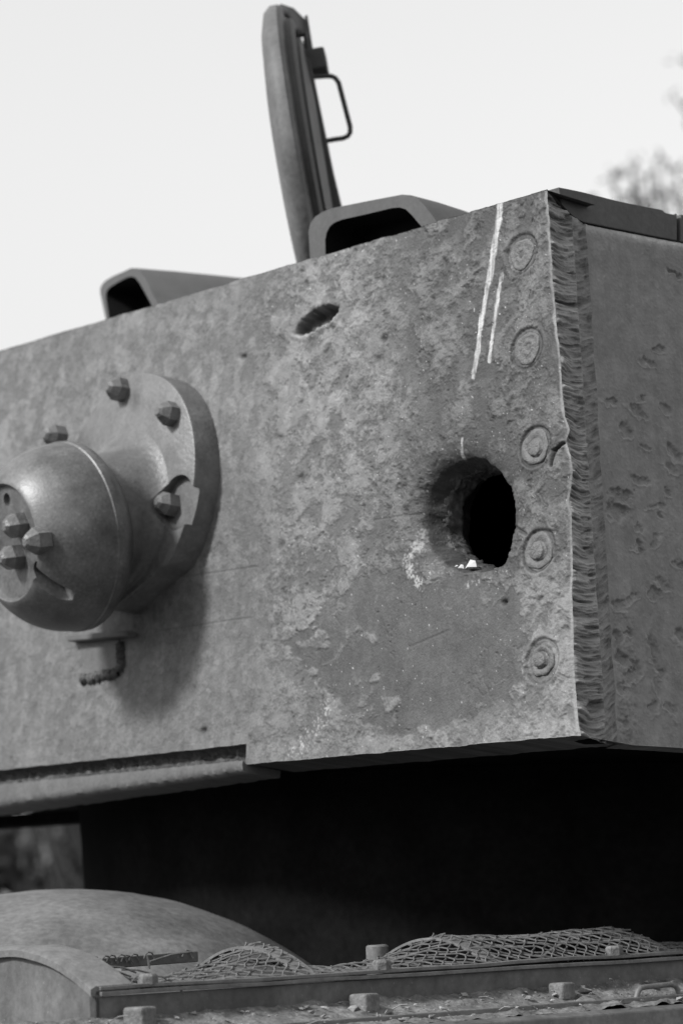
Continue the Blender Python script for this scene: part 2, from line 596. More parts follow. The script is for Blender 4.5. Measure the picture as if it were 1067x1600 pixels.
    tone = tone * (1 + 0.22 * fbm(wsx / 13, wty / 11, 63, 5, 0.65)) * (1 + 0.12 * fbm(sx / 2.2, ty / 2.2, 64, 2))
    tone = tone * (1 - 0.28 * pit) * (1 + 0.10 * F3)
    # pale blotches on the smooth paint to the left and along the top
    bl = sst(0.10, 0.32, fbm(sx / 24 + 50, ty / 26, 60, 3)) * np.maximum(sst(0.30, 0.46, T), 0.3 * left) * (1 - 0.4 * upr)
    tone = tone + 0.060 * bl
    tone = tone * (1 + 0.10 * fbm(wsx / 70, wty / 60, 62, 5, 0.6))
    # lichen-pale specks
    spk = sst(0.42, 0.52, fbm(sx / 9, ty / 9, 70, 3)) * (0.5 + 0.5 * BIG) * (1 - dark)
    tone = tone + 0.05 * spk
    # vertical run marks low on the left
    runs = fbm(sx / 9, ty / 120, 80, 4)
    tone = tone * (1 + 0.16 * runs * left * (1 - 0.6 * sst(0.25, 0.5, T)))
    # pale strip down by the plug welds
    pst = strip * sst(-0.06, 0.0, F1 + 0.35 * F2 + 0.25 * np.cos((py - 940) / 36.0) * (1 - sst(1040, 1090, py)) + 0.25 * sst(1040, 1080, py))
    tone = tone + 0.055 * pst
    # bottom border keeps its paint
    tone = tone + 0.03 * (1 - sst(0.018, 0.03, T + 0.01 * F1)) * (1 - left)
    # chalky runs and splashes
    chalk = np.zeros_like(tone)
    for pts, wd0, wd1, vy0, vy1 in [([(781, 318), (775, 370), (767, 420), (757, 470), (750, 510), (744, 560), (738, 590)], 5.4, 2.8, 318, 590),
                                    ([(784, 428), (778, 460), (771, 515), (763, 565)], 2.4, 3.0, 428, 565),
                                    ([(721, 684), (718, 702), (715, 722)], 1.5, 2.5, 684, 722)]:
        d = seg_dist(px, py, pts) + 1.8 * fbm(sx / 3, ty / 22, 71, 3)
        wd = np.interp(py, [vy0, vy1], [wd0, wd1]) * (1 + 0.45 * fbm(ty / 35, ty * 0 + wd0, 77, 3))
        chalk = np.maximum(chalk, (1 - sst(wd - 1.2, wd + 1.0, d)) * np.clip(0.68 + 0.75 * fbm(sx / 2.2, ty / 26, 72, 4, 0.65), 0, 1))
    fine = fbm(sx / 2.6, ty / 2.6, 73, 3)
    sp = np.exp(-(seg_dist(px, py, [(655, 830), (650, 858), (636, 872), (641, 895), (655, 912)]) / 9.0) ** 2)
    sp2 = 0.75 * np.exp(-(seg_dist(px, py, [(516, 1100), (500, 1130), (462, 1175)]) / 16.0) ** 2)
    sp3 = 0.45 * np.exp(-(np.hypot(px - 690, py - 860) / 60.0) ** 2)
    sp4 = 0.5 * np.exp(-(seg_dist(px, py, [(730, 915), (790, 892)]) / 10.0) ** 2)
    splash = sst(0.0, 0.7, fine * 0.9 + np.maximum.reduce([sp * 0.95, sp2 * 0.85, sp3, sp4]) - 0.52)
    chalk = np.maximum(chalk, 0.60 * splash)
    chalk = np.maximum(chalk, 0.7 * sst(0.80, 0.86, fbm(sx / 3.1, ty / 3.1, 74, 2)) * (1 - left))
    tone = tone * (1 - chalk) + 0.80 * chalk
    # bare bright metal along the cut edge
    ew = (S - s_edge(T)) * 1000
    edge = 1 - sst(1.4, 4.0, ew + 1.6 * fbm(ty / 12, ty * 0, 75, 3))
    edge = edge * (0.65 + 0.5 * fbm(ty / 25, ty * 0 + 3, 76, 3))
    tone = tone * (1 - edge) + 0.40 * edge
    # ---- relief (metres)
    h = 0.0008 * BIG + 0.00014 * F3
    h = h + 0.00050 * terr * amt + 0.00012 * cb * amt - 0.0012 * pit * (1 - 0.7 * left)
    h = h - 0.0002 * dark + 0.0005 * pst
    h = h + 0.00022 * fbm(wsx / 22, wty / 22, 33, 4)
    # cracked paint lines on the left
    ridge = 1 - np.abs(fbm(wsx / 55, wty / 75, 50, 4)) / 0.018
    crk = np.clip(ridge, 0, 1) * (0.4 + 0.6 * (1 - left)) * sst(-0.1, 0.3, BIG + 0.1)
    h = h - 0.0009 * crk
    tone = tone * (1 - 0.25 * crk)
    # impact gouge
    gx, gy = ST(495, 499); g2 = ST(530, 477); g1 = ST(458, 523)
    dd = poly_sd(px + 3 * F2, py + 3 * F2, [(459, 521), (468, 505), (485, 488), (500, 481), (520, 476), (530, 478), (529, 488), (521, 500), (514, 503), (505, 508), (490, 520), (472, 527)])
    gouge = 1 - sst(-6, 0.5, dd)
    h = h - 0.022 * gouge * (0.6 + 0.4 * sst(450, 530, px)) + 0.0016 * np.exp(-((dd - 4) / 4.0) ** 2)
    tone = tone * (1 - 0.70 * gouge)
    lip = np.exp(-((dd - 1) / 1.6) ** 2) * sst(500, 512, py + 0.35 * (px - 490))
    tone = tone + 0.12 * lip
    ring = np.exp(-((dd - 22 - 6 * F1) / 3.0) ** 2)
    h = h - 0.0006 * ring
    # small dents
    for x, y, r, q in [(380, 557, 4, 0.006), (787, 941, 4, 0.006), (600, 530, 5, 0.003), (470, 745, 6, 0.002), (440, 850, 7, 0.002),
                       (745, 1170, 4, 0.002), (590, 560, 5, 0.002), (318, 1140, 4, 0.003), (316, 1142, 5, 0.002)]:
        g = np.exp(-(np.hypot(px - x, py - y + 0.3 * (px - x)) / r) ** 2)
        h = h - q * g; tone = tone * (1 - 0.6 * g)
    # grooves round the plug welds
    for k, (ps, pt) in enumerate(PLUGS):
        r = np.hypot((S - ps) / 1.05, (T - pt) / 0.95) + 0.0012 * F2
        R = [0.0245, 0.0245, 0.0240, 0.0250, 0.0260][k]
        gr = np.exp(-((r - R) / 0.0016) ** 2)
        h = h - [0.0018, 0.0022, 0.0034, 0.0034, 0.0022][k] * gr * (0.7 + 0.6 * F1) + 0.0012 * np.exp(-((r - R - 0.004) / 0.003) ** 2)
        inn = 1 - sst(R - 0.004, R, r)
        h = h * (1 - 0.8 * inn) - 0.0006 * inn
        tone = tone * (1 - 0.45 * gr)
        if k == 4:
            h = h + 0.0016 * inn * F2
    # cracks by the third plug and from the hole to the fourth
    for pts, wd, q in [([(861, 727), (866, 704), (874, 695), (886, 690)], 2.0, 0.007), ([(802, 822), (812, 829), (822, 835)], 2.6, 0.003),
                       ([(862, 704), (872, 700), (884, 688)], 1.6, 0.004)]:
        d = seg_dist(px, py, pts)
        g = np.exp(-(d / wd) ** 2)
        h = h - q * g; tone = tone * (1 - 0.6 * g)
    # scratch lines
    for pts in [[(585, 812), (650, 803)], [(250, 985), (392, 965)], [(300, 900), (400, 885)], [(640, 1010), (700, 985)]]:
        d = seg_dist(px, py, pts); g = np.exp(-(d / 1.4) ** 2)
        h = h - 0.0008 * g; tone = tone * (1 - 0.2 * g)
    # dished lip of the hole
    ang = np.arctan2(T - HC[1], S - HC[0]); rr = np.hypot(S - HC[0], T - HC[1])
    ha = np.arctan2(HOLE[:, 1] - HC[1], HOLE[:, 0] - HC[0]); hr = np.hypot(HOLE[:, 0] - HC[0], HOLE[:, 1] - HC[1])
    o = np.argsort(ha); ha = ha[o]; hr = hr[o]
    ha3 = np.concatenate([ha - 2 * math.pi, ha, ha + 2 * math.pi]); hr3 = np.tile(hr, 3)
    rh = np.interp(ang, ha3, hr3)
    dh = rr - rh
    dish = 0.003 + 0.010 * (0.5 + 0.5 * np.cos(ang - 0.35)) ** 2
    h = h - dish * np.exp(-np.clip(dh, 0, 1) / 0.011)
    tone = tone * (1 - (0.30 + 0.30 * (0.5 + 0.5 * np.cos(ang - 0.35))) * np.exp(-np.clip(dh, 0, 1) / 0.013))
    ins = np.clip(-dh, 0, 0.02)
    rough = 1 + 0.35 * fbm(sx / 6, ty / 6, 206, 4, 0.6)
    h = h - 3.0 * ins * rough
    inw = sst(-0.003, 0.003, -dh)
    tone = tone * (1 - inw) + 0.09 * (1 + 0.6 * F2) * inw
    keepv = dh > -0.0095
    keep = keepv[:-1, :-1] & keepv[1:, :-1] & keepv[:-1, 1:] & keepv[1:, 1:]
    # bevel towards the cut edge
    h = h * sst(0.0, 7.0, ew) - 0.0012 * np.exp(-ew / 1.5)
    V = P(S, T, h)
    n, m = S.shape
    F = grid_faces(n, m, keep)
    V = V.reshape(-1, 3); tone = np.clip(tone, 0.02, 0.9).ravel()
    # lower, upper and far edges as thickness (0.075 m)
    nv = len(V); extraV = []; extraF = []; et = []

    def skirt(idx, flip):
        b = nv + len(et)
        base = V[idx]
        extraV.append(base - NP * 0.075)
        et.extend(tone[idx] * 0.8)
        for k in range(len(idx) - 1):
            q = (idx[k], idx[k + 1], b + k + 1, b + k)
            extraF.append(q[::-1] if flip else q)
    rows = np.arange(n) * m
    skirt(rows, True)                 # bottom
    skirt(rows + m - 1, False)        # top
    skirt((n - 1) * m + np.arange(m), True)
    V = np.concatenate([V] + extraV); tone = np.concatenate([tone, np.array(et)])
    F = np.concatenate([F, np.array(extraF, np.int64)])
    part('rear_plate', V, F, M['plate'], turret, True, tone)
    return ha3, hr3


HA, HR = rear_plate()
rp = bpy.data.objects['rear_plate']
rp['label'] = 'rear armour plate with flaking grey paint and chalky white runs'


def hole_bore():
    nth, nd = 200, 40
    th = np.linspace(-math.pi, math.pi, nth, endpoint=False)
    R = np.interp(th, HA, HR)
    # keep a little irregularity
    R = R + 0.0012 * np.array([math.sin(7 * a) + math.sin(13 * a + 2) for a in th]) * 0.6
    u = np.linspace(0, 1, nd)
    prof_r = np.interp(u, [0, 0.15, 0.3, 0.45, 0.7, 1.0], [0.003, -0.001, -0.0045, -0.0088, -0.0115, 0.012])
    prof_h = np.interp(u, [0, 0.15, 0.3, 0.45, 0.7, 1.0], [-0.014, -0.022, -0.030, -0.036, -0.056, -0.086])
    TH, U = np.meshgrid(th, u, indexing='ij')
    cx = np.cos(TH) * 40; cy = np.sin(TH) * 40
    nz = fbm(TH * 9 + 40, U * 3, 201, 5, 0.6) * 0.0035 * sst(0.05, 0.3, U)
    nz += fbm(cx * 0.9 + 90, cy * 0.9 + U * 22, 203, 4) * 0.0028 * sst(0.05, 0.3, U)
    lip = fbm(TH * 14, U * 0, 204, 4) * 0.0012 * (1 - sst(0.0, 0.2, U))
    rr = R[:, None] + prof_r[None, :] + nz
    S = HC[0] + rr * np.cos(TH); T = HC[1] + rr * np.sin(TH)
    dish = 0.003 + 0.010 * (0.5 + 0.5 * np.cos(TH - 0.35)) ** 2 - 0.003
    V = P(S, T, prof_h[None, :] + lip * 0).reshape(-1, 3)
    F = []
    for i in range(nth):
        for j in range(nd - 1):
            a = i * nd + j; b = ((i + 1) % nth) * nd + j
            F.append((a, b, b + 1, a + 1))
    part('shell_hole_bore', V, np.array(F)[:, ::-1], M['bore'], rp, True)


hole_bore()


def plug_mesh(k, ps, pt):
    nth = 48
    prof = [(0.0215, -0.003), (0.0212, 0.0004), (0.0195, 0.0012), (0.016, 0.0010), (0.0125, 0.0003), (0.0112, -0.0008), (0.0102, 0.0026), (0.0085, 0.0034), (0.004, 0.0036)]
    if k in (0, 1):
        prof = [(0.021, -0.003), (0.0208, 0.0000), (0.0185, 0.0006), (0.015, 0.0002), (0.0128, -0.0006), (0.0095, 0.0006), (0.008, 0.0012), (0.0052, 0.0000), (0.003, -0.0012)]
    th = np.linspace(0, 2 * math.pi, nth, endpoint=False)
    ps0, pt0 = ps, pt
    prof = [(r * [0.93, 0.97, 1.02, 1.06, 0.88][k], h * [0.8, 1.0, 1.1, 1.2, 1.5][k]) for r, h in prof]
    V = []; F = []
    for i, (r, h) in enumerate(prof):
        w_ = i / (len(prof) - 1)
        ps = ps0 + w_ * [0.002, -0.002, -0.001, 0.0015, 0.003][k]; pt = pt0 + w_ * [-0.001, 0.002, -0.002, 0.0, 0.002][k]
        jr = 1 + 0.05 * np.array([math.sin(3 * a + k) + 0.6 * math.sin(7 * a + 2 * k + i) for a in th])
        jh = 0.00016 * np.array([math.sin(5 * a + 3 * k + i) + math.sin(11 * a + k) for a in th]) * (1 if i > 0 else 0)
        V.append(P(ps + r * jr * np.cos(th) * 1.05, pt + r * jr * np.sin(th) * 0.95, h + jh))
    V.append(P(np.array([ps]), np.array([pt]), np.array([prof[-1][1]])))
    V = np.concatenate(V)
    for i in range(len(prof) - 1):
        for a in range(nth):
            F.append((i * nth + a, i * nth + (a + 1) % nth, (i + 1) * nth + (a + 1) % nth, (i + 1) * nth + a))
    c = len(V) - 1; b = (len(prof) - 1) * nth
    F += [(b + a, b + (a + 1) % nth, c) for a in range(nth)]
    o = part('weld_plug', V, [f[::-1] for f in F], M['plugmat'], rp, True)
    return o


M['plugmat'] = mat('weld_plug_steel', 0.17, 0.55, 0.3, 90, 0.6, 400, 0.4)
for k, (ps, pt) in enumerate(PLUGS):
    plug_mesh(k, ps, pt)

# white chips lying on the lip of the hole
mb = MB()
for (x, y, w, hgt) in [(733, 882, 22, 11), (718, 884, 11, 5), (711, 883, 6, 3)]:
    s, t = ST(x, y + 2, -0.012)
    c = P(np.array([s]), np.array([t]), np.array([-0.014]))[0]
    k = 3.5 / FPX
    a = w * k / 2; b = hgt * k
    V = [c - d1 * a * 1.4 - UP * 0.002, c + d1 * a * 1.3 - UP * 0.002, c + NP * 0.005 - UP * 0.002, c - NP * 0.006, c + UP * b + d1 * a * 0.2, c + UP * b * 0.7 - d1 * a]
    bm = bmesh.new()
    for v in V:
        bm.verts.new(v)
    bmesh.ops.convex_hull(bm, input=bm.verts)
    bm.verts.index_update()
    mb.add([np.array(v.co) for v in bm.verts], [tuple(v.index for v in f.verts) for f in bm.faces])
    bm.free()
mb.build('paint_chip', M['white'], rp)


# ------------------------------------------------------------------ torch-cut corner
B_BOT = (947, 1163); B_TOP = (893, 337)
C_BOT = (965, 1163); C_TOP = (915, 350)
WB, WC = 0.043, 0.064             # distances behind the plate face


def corner_pt(px_bot, px_top, w):
    b = on_plane(px_bot[0], px_bot[1], OP - NP * w, NP); t = on_plane(px_top[0], px_top[1], OP - NP * w, NP)
    return b, t


Bb, Bt = corner_pt(B_BOT, B_TOP, WB)
Cb, Ct = corner_pt(C_BOT, C_TOP, WC)
NSIDE = nrm(np.cross(d2, Ct - Cb))          # outward normal of the side plate
if NSIDE @ d1 > 0:
    NSIDE = -NSIDE


def cut_corner():
    nt, nu = 760, 44
    v = np.linspace(0, 1, nt); u = np.linspace(0, 1, nu)
    Vv, U = np.meshgrid(v, u, indexing='ij')
    A = P(s_edge(v * T_TOP), v * T_TOP, np.full(nt, -0.0012))
    jit = (0.0016 * fbm(v * 40, v * 0 + 2, 301, 4))[:, None] * d1
    Bl = Bb + (Bt - Bb) * v[:, None] + jit
    Pm = A[:, None, :] * (1 - U[..., None]) + Bl[:, None, :] * U[..., None]
    # torch drag lines: fine ridges across the cut, bending in arcs
    y = (v[:, None] * 0.64 - U * (0.008 + 0.016 * v[:, None])) * 1000
    seg = fbm(y / 60, y * 0 + 0.5, 310, 3)
    arc = (3.5 + 7 * seg) * np.sin(U * 2.9 + 0.1) + 6 * seg * U
    tex = fbm((y + arc) / 4.4, U * 0.9 + 5, 320, 4, 0.62)
    big = fbm((y + arc) / 16, U * 1.6, 330, 3)
    deep = sst(0.30, 0.55, fbm((y + arc) / 9, U * 1.1 + y / 200, 340, 3))
    env = sst(0, 0.06, U) * (1 - sst(0.9, 1.0, U))
    h = (0.0036 * tex + 0.0026 * big - 0.0032 * deep) * env
    nc = nrm(np.cross(Bl[nt // 2] - A[nt // 2], A[-1] - A[0]))
    if nc @ d1 > 0:
        nc = -nc
    Pm = Pm + h[..., None] * nc
    tone = 0.265 + 0.07 * big + 0.38 * np.clip(tex, -0.6, 0.8) - 0.05 * deep
    hl = (1 - sst(0.0, 0.05, U))
    tone = tone * (1 - hl) + 0.4 * hl
    part('cut_edge', Pm.reshape(-1, 3), grid_faces(nt, nu), M['cut'], rp, True, np.clip(tone, 0.03, 0.6).ravel())
    # second narrow band: the bevel of the side plate
    nu = 24; u = np.linspace(0, 1, nu)
    Vv, U = np.meshgrid(v, u, indexing='ij')
    Cl = Cb + (Ct - Cb) * v[:, None]
    wob = (0.0022 * fbm(v * 30, v * 0 + 4, 302, 4))[:, None]
    Pm = (Bl[:, None, :] * (1 - U[..., None]) + (Cl + wob * d2)[:, None, :] * U[..., None])
    y = v[:, None] * 620 + U * 0
    arc2 = 12 * (U ** 1.3) + 5 * fbm(y / 50, y * 0, 311, 3)
    tex = fbm((y - arc2) / 3.6, U * 1.2 + 15, 321, 4, 0.6)
    big = fbm((y - arc2) / 11, U * 1.2 + 3, 331, 3)
    step = sst(0, 0.12, U) * (1 - sst(0.9, 1.0, U))
    h = (0.0011 * tex + 0.0026 * big - 0.0016) * step
    Pm = Pm + h[..., None] * NSIDE
    tone = 0.205 + 0.06 * big + 0.16 * tex
    part('bevel_edge', Pm.reshape(-1, 3), grid_faces(nt, nu), M['cut'], turret, True, np.clip(tone, 0.03, 0.6).ravel())
    # underside cap of the corner and the little triangular top
    mb = MB()
    A0 = A[0]; A1_ = A[-1]
    top = [A[-1] + UP * 0.0005, Bt + UP * 0.001, Ct, Ct + d2 * 0.02 + d1 * 0.06, A[-1] + d1 * 0.09 - NP * 0.002]
    mb.add(top, [tuple(range(5))])
    mb.build('corner_cap', M['roof'], rp)
    mb = MB()
    bot = [A[0] + UP * 0.002, Bb + UP * 0.001, Cb + UP * 0.001, Cb + d1 * 0.1 + UP * 0.004, A[0] + d1 * 0.1 + UP * 0.004]
    mb.add(bot, [tuple(range(5))])
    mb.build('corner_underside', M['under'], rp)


cut_corner()

# ------------------------------------------------------------------ side plate with scars
SIDE_UP = nrm(Ct - Cb)
SIDE_H = float(np.linalg.norm(Ct - Cb))
SCARS = [  # photo x, y, length, angle (deg, image), width, depth mm
    (1054, 428, 26, 25, 6, 2.2), (1028, 547, 20, 25, 7, 2.2), (1010, 566, 26, 35, 6, 1.8), (951, 628, 26, 30, 6, 2.0), (996, 644, 36, 42, 8, 2.2),
    (1000, 624, 12, 10, 6, 2.5), (980, 672, 20, 25, 9, 2.2), (1051, 707, 34, 35, 8, 2.5), (1048, 727, 26, 30, 7, 2), (999, 749, 26, 5, 9, 2.6),
    (970, 777, 38, 8, 10, 2.0), (963, 799, 36, 4, 14, 3.0), (985, 775, 12, 60, 8, 3.0), (1030, 808, 12, 70, 5, 2.0), (1022, 792, 24, 5, 5, 1.5),
    (998, 852, 14, 70, 9, 2.8), (1024, 845, 20, -70, 8, 1.8), (1000, 826, 16, 20, 8, 1.6), (1060, 880, 18, 50, 9, 2.2), (1035, 912, 34, 50, 9, 2.2),
    (1022, 924, 20, 40, 8, 2), (968, 948, 30, 25, 7, 2.6), (985, 938, 26, -45, 8, 2.6), (966, 994, 18, -60, 12, 3.2), (980, 988, 20, 20, 8, 2.2),
    (1018, 1012, 46, 68, 8, 2.2), (1026, 1044, 40, 62, 7, 2.0), (1062, 992, 30, 60, 10, 2.4), (972, 1030, 30, 35, 14, 3.0), (982, 1058, 34, -30, 10, 2.6),
    (968, 1076, 22, 30, 10, 2.6), (992, 1040, 20, 70, 8, 2.2), (1020, 1108, 22, -55, 8, 1.8), (1030, 1075, 40, 75, 7, 1.4), (972, 1125, 22, 40, 8, 2),
    (1050, 1110, 30, 60, 6, 1.4), (960, 765, 14, 80, 8, 2.4), (1010, 700, 18, 30, 5, 1.2), (1040, 640, 20, 40, 6, 1.5), (1045, 770, 16, 20, 7, 1.6)]


def side_plate():
    ns, nt = 300, 620
    sj = np.concatenate([np.linspace(0, 0.20, 250), np.linspace(0.20, 1.75, 51)[1:]])
    v = np.linspace(0, 1, nt)
    S, Vn = np.meshgrid(sj, v, indexing='ij')
    wob = 0.0022 * fbm(Vn * 30, Vn * 0 + 4, 302, 4) * (1 - sst(0, 0.05, S))
    base = Cb + (S + wob)[..., None] * d2 + (Vn * SIDE_H)[..., None] * SIDE_UP
    px, py = project(base)
    sx, ty = S * 1000, Vn * SIDE_H * 1000
    F2 = fbm(sx / 9, ty / 9, 401, 4, 0.6)
    F3 = fbm(sx / 3, ty / 3, 402, 3)
    BIG = fbm(sx / 60, ty / 60, 403, 4)
    h = 0.0012 * BIG + 0.0005 * F2 + 0.0001 * F3
    WX = fbm(sx / 12, ty / 12, 411, 3); WY = fbm(sx / 12, ty / 12, 412, 3)
    low = sst(880, 1060, py) * (1 - sst(985, 1010, px))
    h = h + 0.0022 * low * fbm(sx / 7, ty / 7, 404, 4, 0.6)
    tone = 0.290 + 0.050 * BIG + 0.04 * F2 + 0.03 * WX + 0.03 * fbm(sx / 6, ty / 90, 413, 4)
    extra = [(random.uniform(1075, 1900), random.uniform(420, 1120), random.uniform(14, 40), random.uniform(0, 80), random.uniform(6, 11), random.uniform(1, 3)) for _ in range(60)]
    for (x, y, Ln, an, wd, q) in SCARS + extra:
        wx_ = px + 8 * WX; wy_ = py + 8 * WY
        a = math.radians(an); jx = wx_ - x; jy = wy_ - y
        bx = jx * math.cos(a) + jy * math.sin(a); by = -jx * math.sin(a) + jy * math.cos(a)
        bx = np.sign(bx) * np.clip(np.abs(bx) - Ln * 0.22, 0, None)
        r = np.hypot(bx / (Ln * 0.36), by / (wd * 1.05)) + 0.50 * F2
        g = 1 - sst(0.1, 1.0, r)
        # steep on the upper side, running out on the lower
        h = h - q * 0.0016 * g * (0.55 + 0.45 * (1 - sst(-0.6, 0.8, by / wd))) + 0.0009 * np.exp(-((r - 1.15) / 0.22) ** 2) * sst(-0.2, 0.8, by / wd)
        tone = tone * (1 - 0.05 * g) + 0.07 * np.exp(-((r - 0.95) / 0.22) ** 2) * sst(0.1, 0.7, by / wd)  # lower scar lips painted paler, as though lit from above
    # worn ledge at the top
    top = sst(0.975, 0.99, Vn + 0.006 * F2)
    tone = tone + 0.13 * top
    h = h - 0.002 * sst(0.985, 1.0, Vn) ** 2
    chips = sst(0.5, 0.58, fbm(sx / 8, ty / 8, 405, 3)) * 0.03
    tone = tone + chips
    h = h * sst(0.0, 0.006, S)
    V = (base + h[..., None] * NSIDE).reshape(-1, 3)
    n, m = S.shape
    F = grid_faces(n, m)
    tone = np.clip(tone, 0.03, 0.6).ravel()
    # top ledge and bottom lip
    nv = len(V); rows = np.arange(n) * m
    top_i = rows + m - 1
    V2 = V[top_i] - NSIDE * 0.012; V3 = V[rows] - NSIDE * 0.02
    F2_ = [(top_i[k], top_i[k + 1], nv + k + 1, nv + k) for k in range(n - 1)] + \
          [(rows[k + 1], rows[k], nv + n + k, nv + n + k + 1) for k in range(n - 1)]
    V = np.concatenate([V, V2, V3]); tone = np.concatenate([tone, tone[top_i] + 0.06, tone[rows]])
    F = np.concatenate([F, np.array(F2_)])[:, ::-1]
    o = part('side_plate', V, F, M['side'], turret, True, tone)
    o['label'] = 'darker side armour plate scarred by many bullet gouges'


side_plate()

# ------------------------------------------------------------------ roof edge, roof and hidden shell
roofE0 = on_plane(872, 292, Cb - NSIDE * 0.007, NSIDE)
roofE1 = on_plane(1060, 334, Cb - NSIDE * 0.007, NSIDE)
ROOF_Z = float(OP[2] + T_TOP * UP[2]) - 0.003
inL = -NSIDE.copy(); inL[2] = 0; inL = nrm(inL)


def roof():
    # the visible edge of the roof plate above the side plate, in two lengths with a gap between them
    lo0 = on_plane(880, 336, Cb - NSIDE * 0.007, NSIDE); lo1 = on_plane(1060, 372, Cb - NSIDE * 0.007, NSIDE)
    e = nrm(roofE1 - roofE0); e2 = nrm(lo1 - lo0)
    L0 = float(np.linalg.norm(roofE1 - roofE0)); L1 = float(np.linalg.norm(lo1 - lo0))
    for (a, b) in [(0.0, 0.985), (1.015, 9.0)]:
        n = 40
        ks = np.linspace(a, b, n)
        V = []
        for q in ks:
            wv = 0.0006 * math.sin(q * 9) - (0.0025 if 0.86 < q < 0.985 else 0)
            tp = roofE0 + e * L0 * q + Z * wv; bt = lo0 + e2 * L1 * q - Z * 0.004
            V += [bt, tp, tp + inL * 0.10, bt + inL * 0.10]
        F = []
        for i in range(n - 1):
            for k in range(4):
                F.append((i * 4 + k, i * 4 + (k + 1) % 4, (i + 1) * 4 + (k + 1) % 4, (i + 1) * 4 + k))
        F += [(3, 2, 1, 0), tuple((n - 1) * 4 + k for k in range(4))]
        mb = MB(); mb.add(V, F)
        mb.build('roof_edge_plate', M['roof'], turret, bevel=0.0015)
    # roof sheet
    mb = MB()
    a = OP + UP * (T_TOP - 0.006) - NP * 0.004 + d1 * 0.13
    a[2] = ROOF_Z - 0.03
    q = [a, a + d1 * (W_PLATE - 0.26), a + d1 * (W_PLATE - 0.26) + d2 * 2.1, a + d2 * 2.1]
    mb.prism(q, Z * 0.026)
    mb.build('roof_plate', M['hood'], turret)
    # far shell: left side, front, floor
    mb = MB()
    lt = OP + d1 * (W_PLATE - 0.02) + d2 * 0.07
    mb.box(lt + UP * 0.02, d2 * 2.0, -d1 * 0.07, UP * (T_TOP - 0.06))
    mb.build('side_plate', M['hood'], turret)
    mb = MB()
    ft = OP + d1 * 0.02 + d2 * 1.80
    mb.box(ft + UP * 0.02 + d1 * 0.02, d1 * (W_PLATE - 0.1), d2 * 0.09, UP * (T_TOP - 0.06))
    mb.build('front_plate', M['hood'], turret)
    mb = MB()
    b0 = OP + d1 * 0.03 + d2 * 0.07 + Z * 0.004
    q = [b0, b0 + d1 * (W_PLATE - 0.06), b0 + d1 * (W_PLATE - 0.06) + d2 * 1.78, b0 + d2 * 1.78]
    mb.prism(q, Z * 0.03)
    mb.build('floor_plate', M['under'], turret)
    # added dark box inside the turret, blocks light leaking past the plates
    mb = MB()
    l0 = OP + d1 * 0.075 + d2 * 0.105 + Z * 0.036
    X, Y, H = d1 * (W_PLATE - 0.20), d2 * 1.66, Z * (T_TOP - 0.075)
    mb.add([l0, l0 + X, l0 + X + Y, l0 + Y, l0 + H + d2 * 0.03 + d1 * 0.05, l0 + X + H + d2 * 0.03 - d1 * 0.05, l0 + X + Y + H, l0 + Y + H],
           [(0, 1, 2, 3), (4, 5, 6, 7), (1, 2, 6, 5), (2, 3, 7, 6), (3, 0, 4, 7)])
    mb.build('light_block_box', M['black'], turret)
    # ring wall under the bustle
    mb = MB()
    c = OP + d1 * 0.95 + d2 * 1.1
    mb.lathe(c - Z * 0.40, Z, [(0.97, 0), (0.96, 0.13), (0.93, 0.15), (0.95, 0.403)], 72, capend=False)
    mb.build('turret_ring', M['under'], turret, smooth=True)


roof()

# lower lip and torn weld along the notch
def lower_lip():
    n = 260
    s0 = ST(384, 1190)[0]; s1 = W_PLATE - 0.05
    s = np.linspace(s0 - 0.004, s1, n)
    tb = np.interp(s, [ST(386, 1204, 0.012)[0], ST(0, 1259, 0.012)[0], 1.9], [ST(386, 1204, 0.012)[1], ST(0, 1259, 0.012)[1], ST(0, 1259, 0.012)[1] - 0.02])
    tt = tb + np.interp(s, [s0, 1.25], [0.0150, 0.033])
    sec = [(-0.05, 0.0, 1), (-0.012, 0.0, 1), (-0.002, 0.0, 1), (0.004, 0.004, 1), (0.0055, 0.010, 1), (0.005, 0, 0), (0.001, 0.004, 0), (-0.05, 0.006, 0)]
    V = []
    jag = 0.0016 * fbm(s * 60, s * 0, 501, 5)
    for h, o, isb in sec:
        t = (tb + o + jag) if isb else (tt - o + jag * 0.6)
        V.append(P(s + 0.003 * math.sin(h * 300), t, np.full(n, h) + 0.0007 * fbm(s * 50, s * 0 + h * 100, 502, 4)))
    k = len(sec)
    V = np.stack(V, 1).reshape(-1, 3)
    F = [(i * k + j, i * k + (j + 1) % k, (i + 1) * k + (j + 1) % k, (i + 1) * k + j) for i in range(n - 1) for j in range(k)]
    F.append(tuple(range(k))); F.append(tuple((n - 1) * k + j for j in range(k))[::-1])
    mb = MB(); mb.add(V, F)
    mb.build('lower_lip', M['liptone'], turret, smooth=True)
    # torn weld between plate and lip: a dense crumpled band, recessed
    s_lip = s
    n, m = 520, 26
    s = np.linspace(s0 - 0.003, s1, n); u = np.linspace(0, 1, m)
    S, U = np.meshgrid(s, u, indexing='ij')
    top = t_low(np.maximum(S, NOTCH_S + 1e-4)) + 0.004
    bot = np.interp(S, s_lip, tt - 0.006)
    T = bot + (top - bot) * U
    H = -0.014 + 0.006 * np.sin(U * 3.14 * 2.2 + 0.5) + 0.0065 * fbm(S * 70, U * 2.5, 503, 5, 0.6) + 0.004 * fbm(S * 260, U * 5, 504, 3)
    part('torn_weld', P(S, T, H).reshape(-1, 3), grid_faces(n, m), M['weld'], turret, True)
    # dark ledges further under the bustle
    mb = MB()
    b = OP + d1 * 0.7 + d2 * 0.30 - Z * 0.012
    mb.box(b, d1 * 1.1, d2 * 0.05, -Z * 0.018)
    mb.build('underside_rib', M['under'], turret, bevel=0.003)


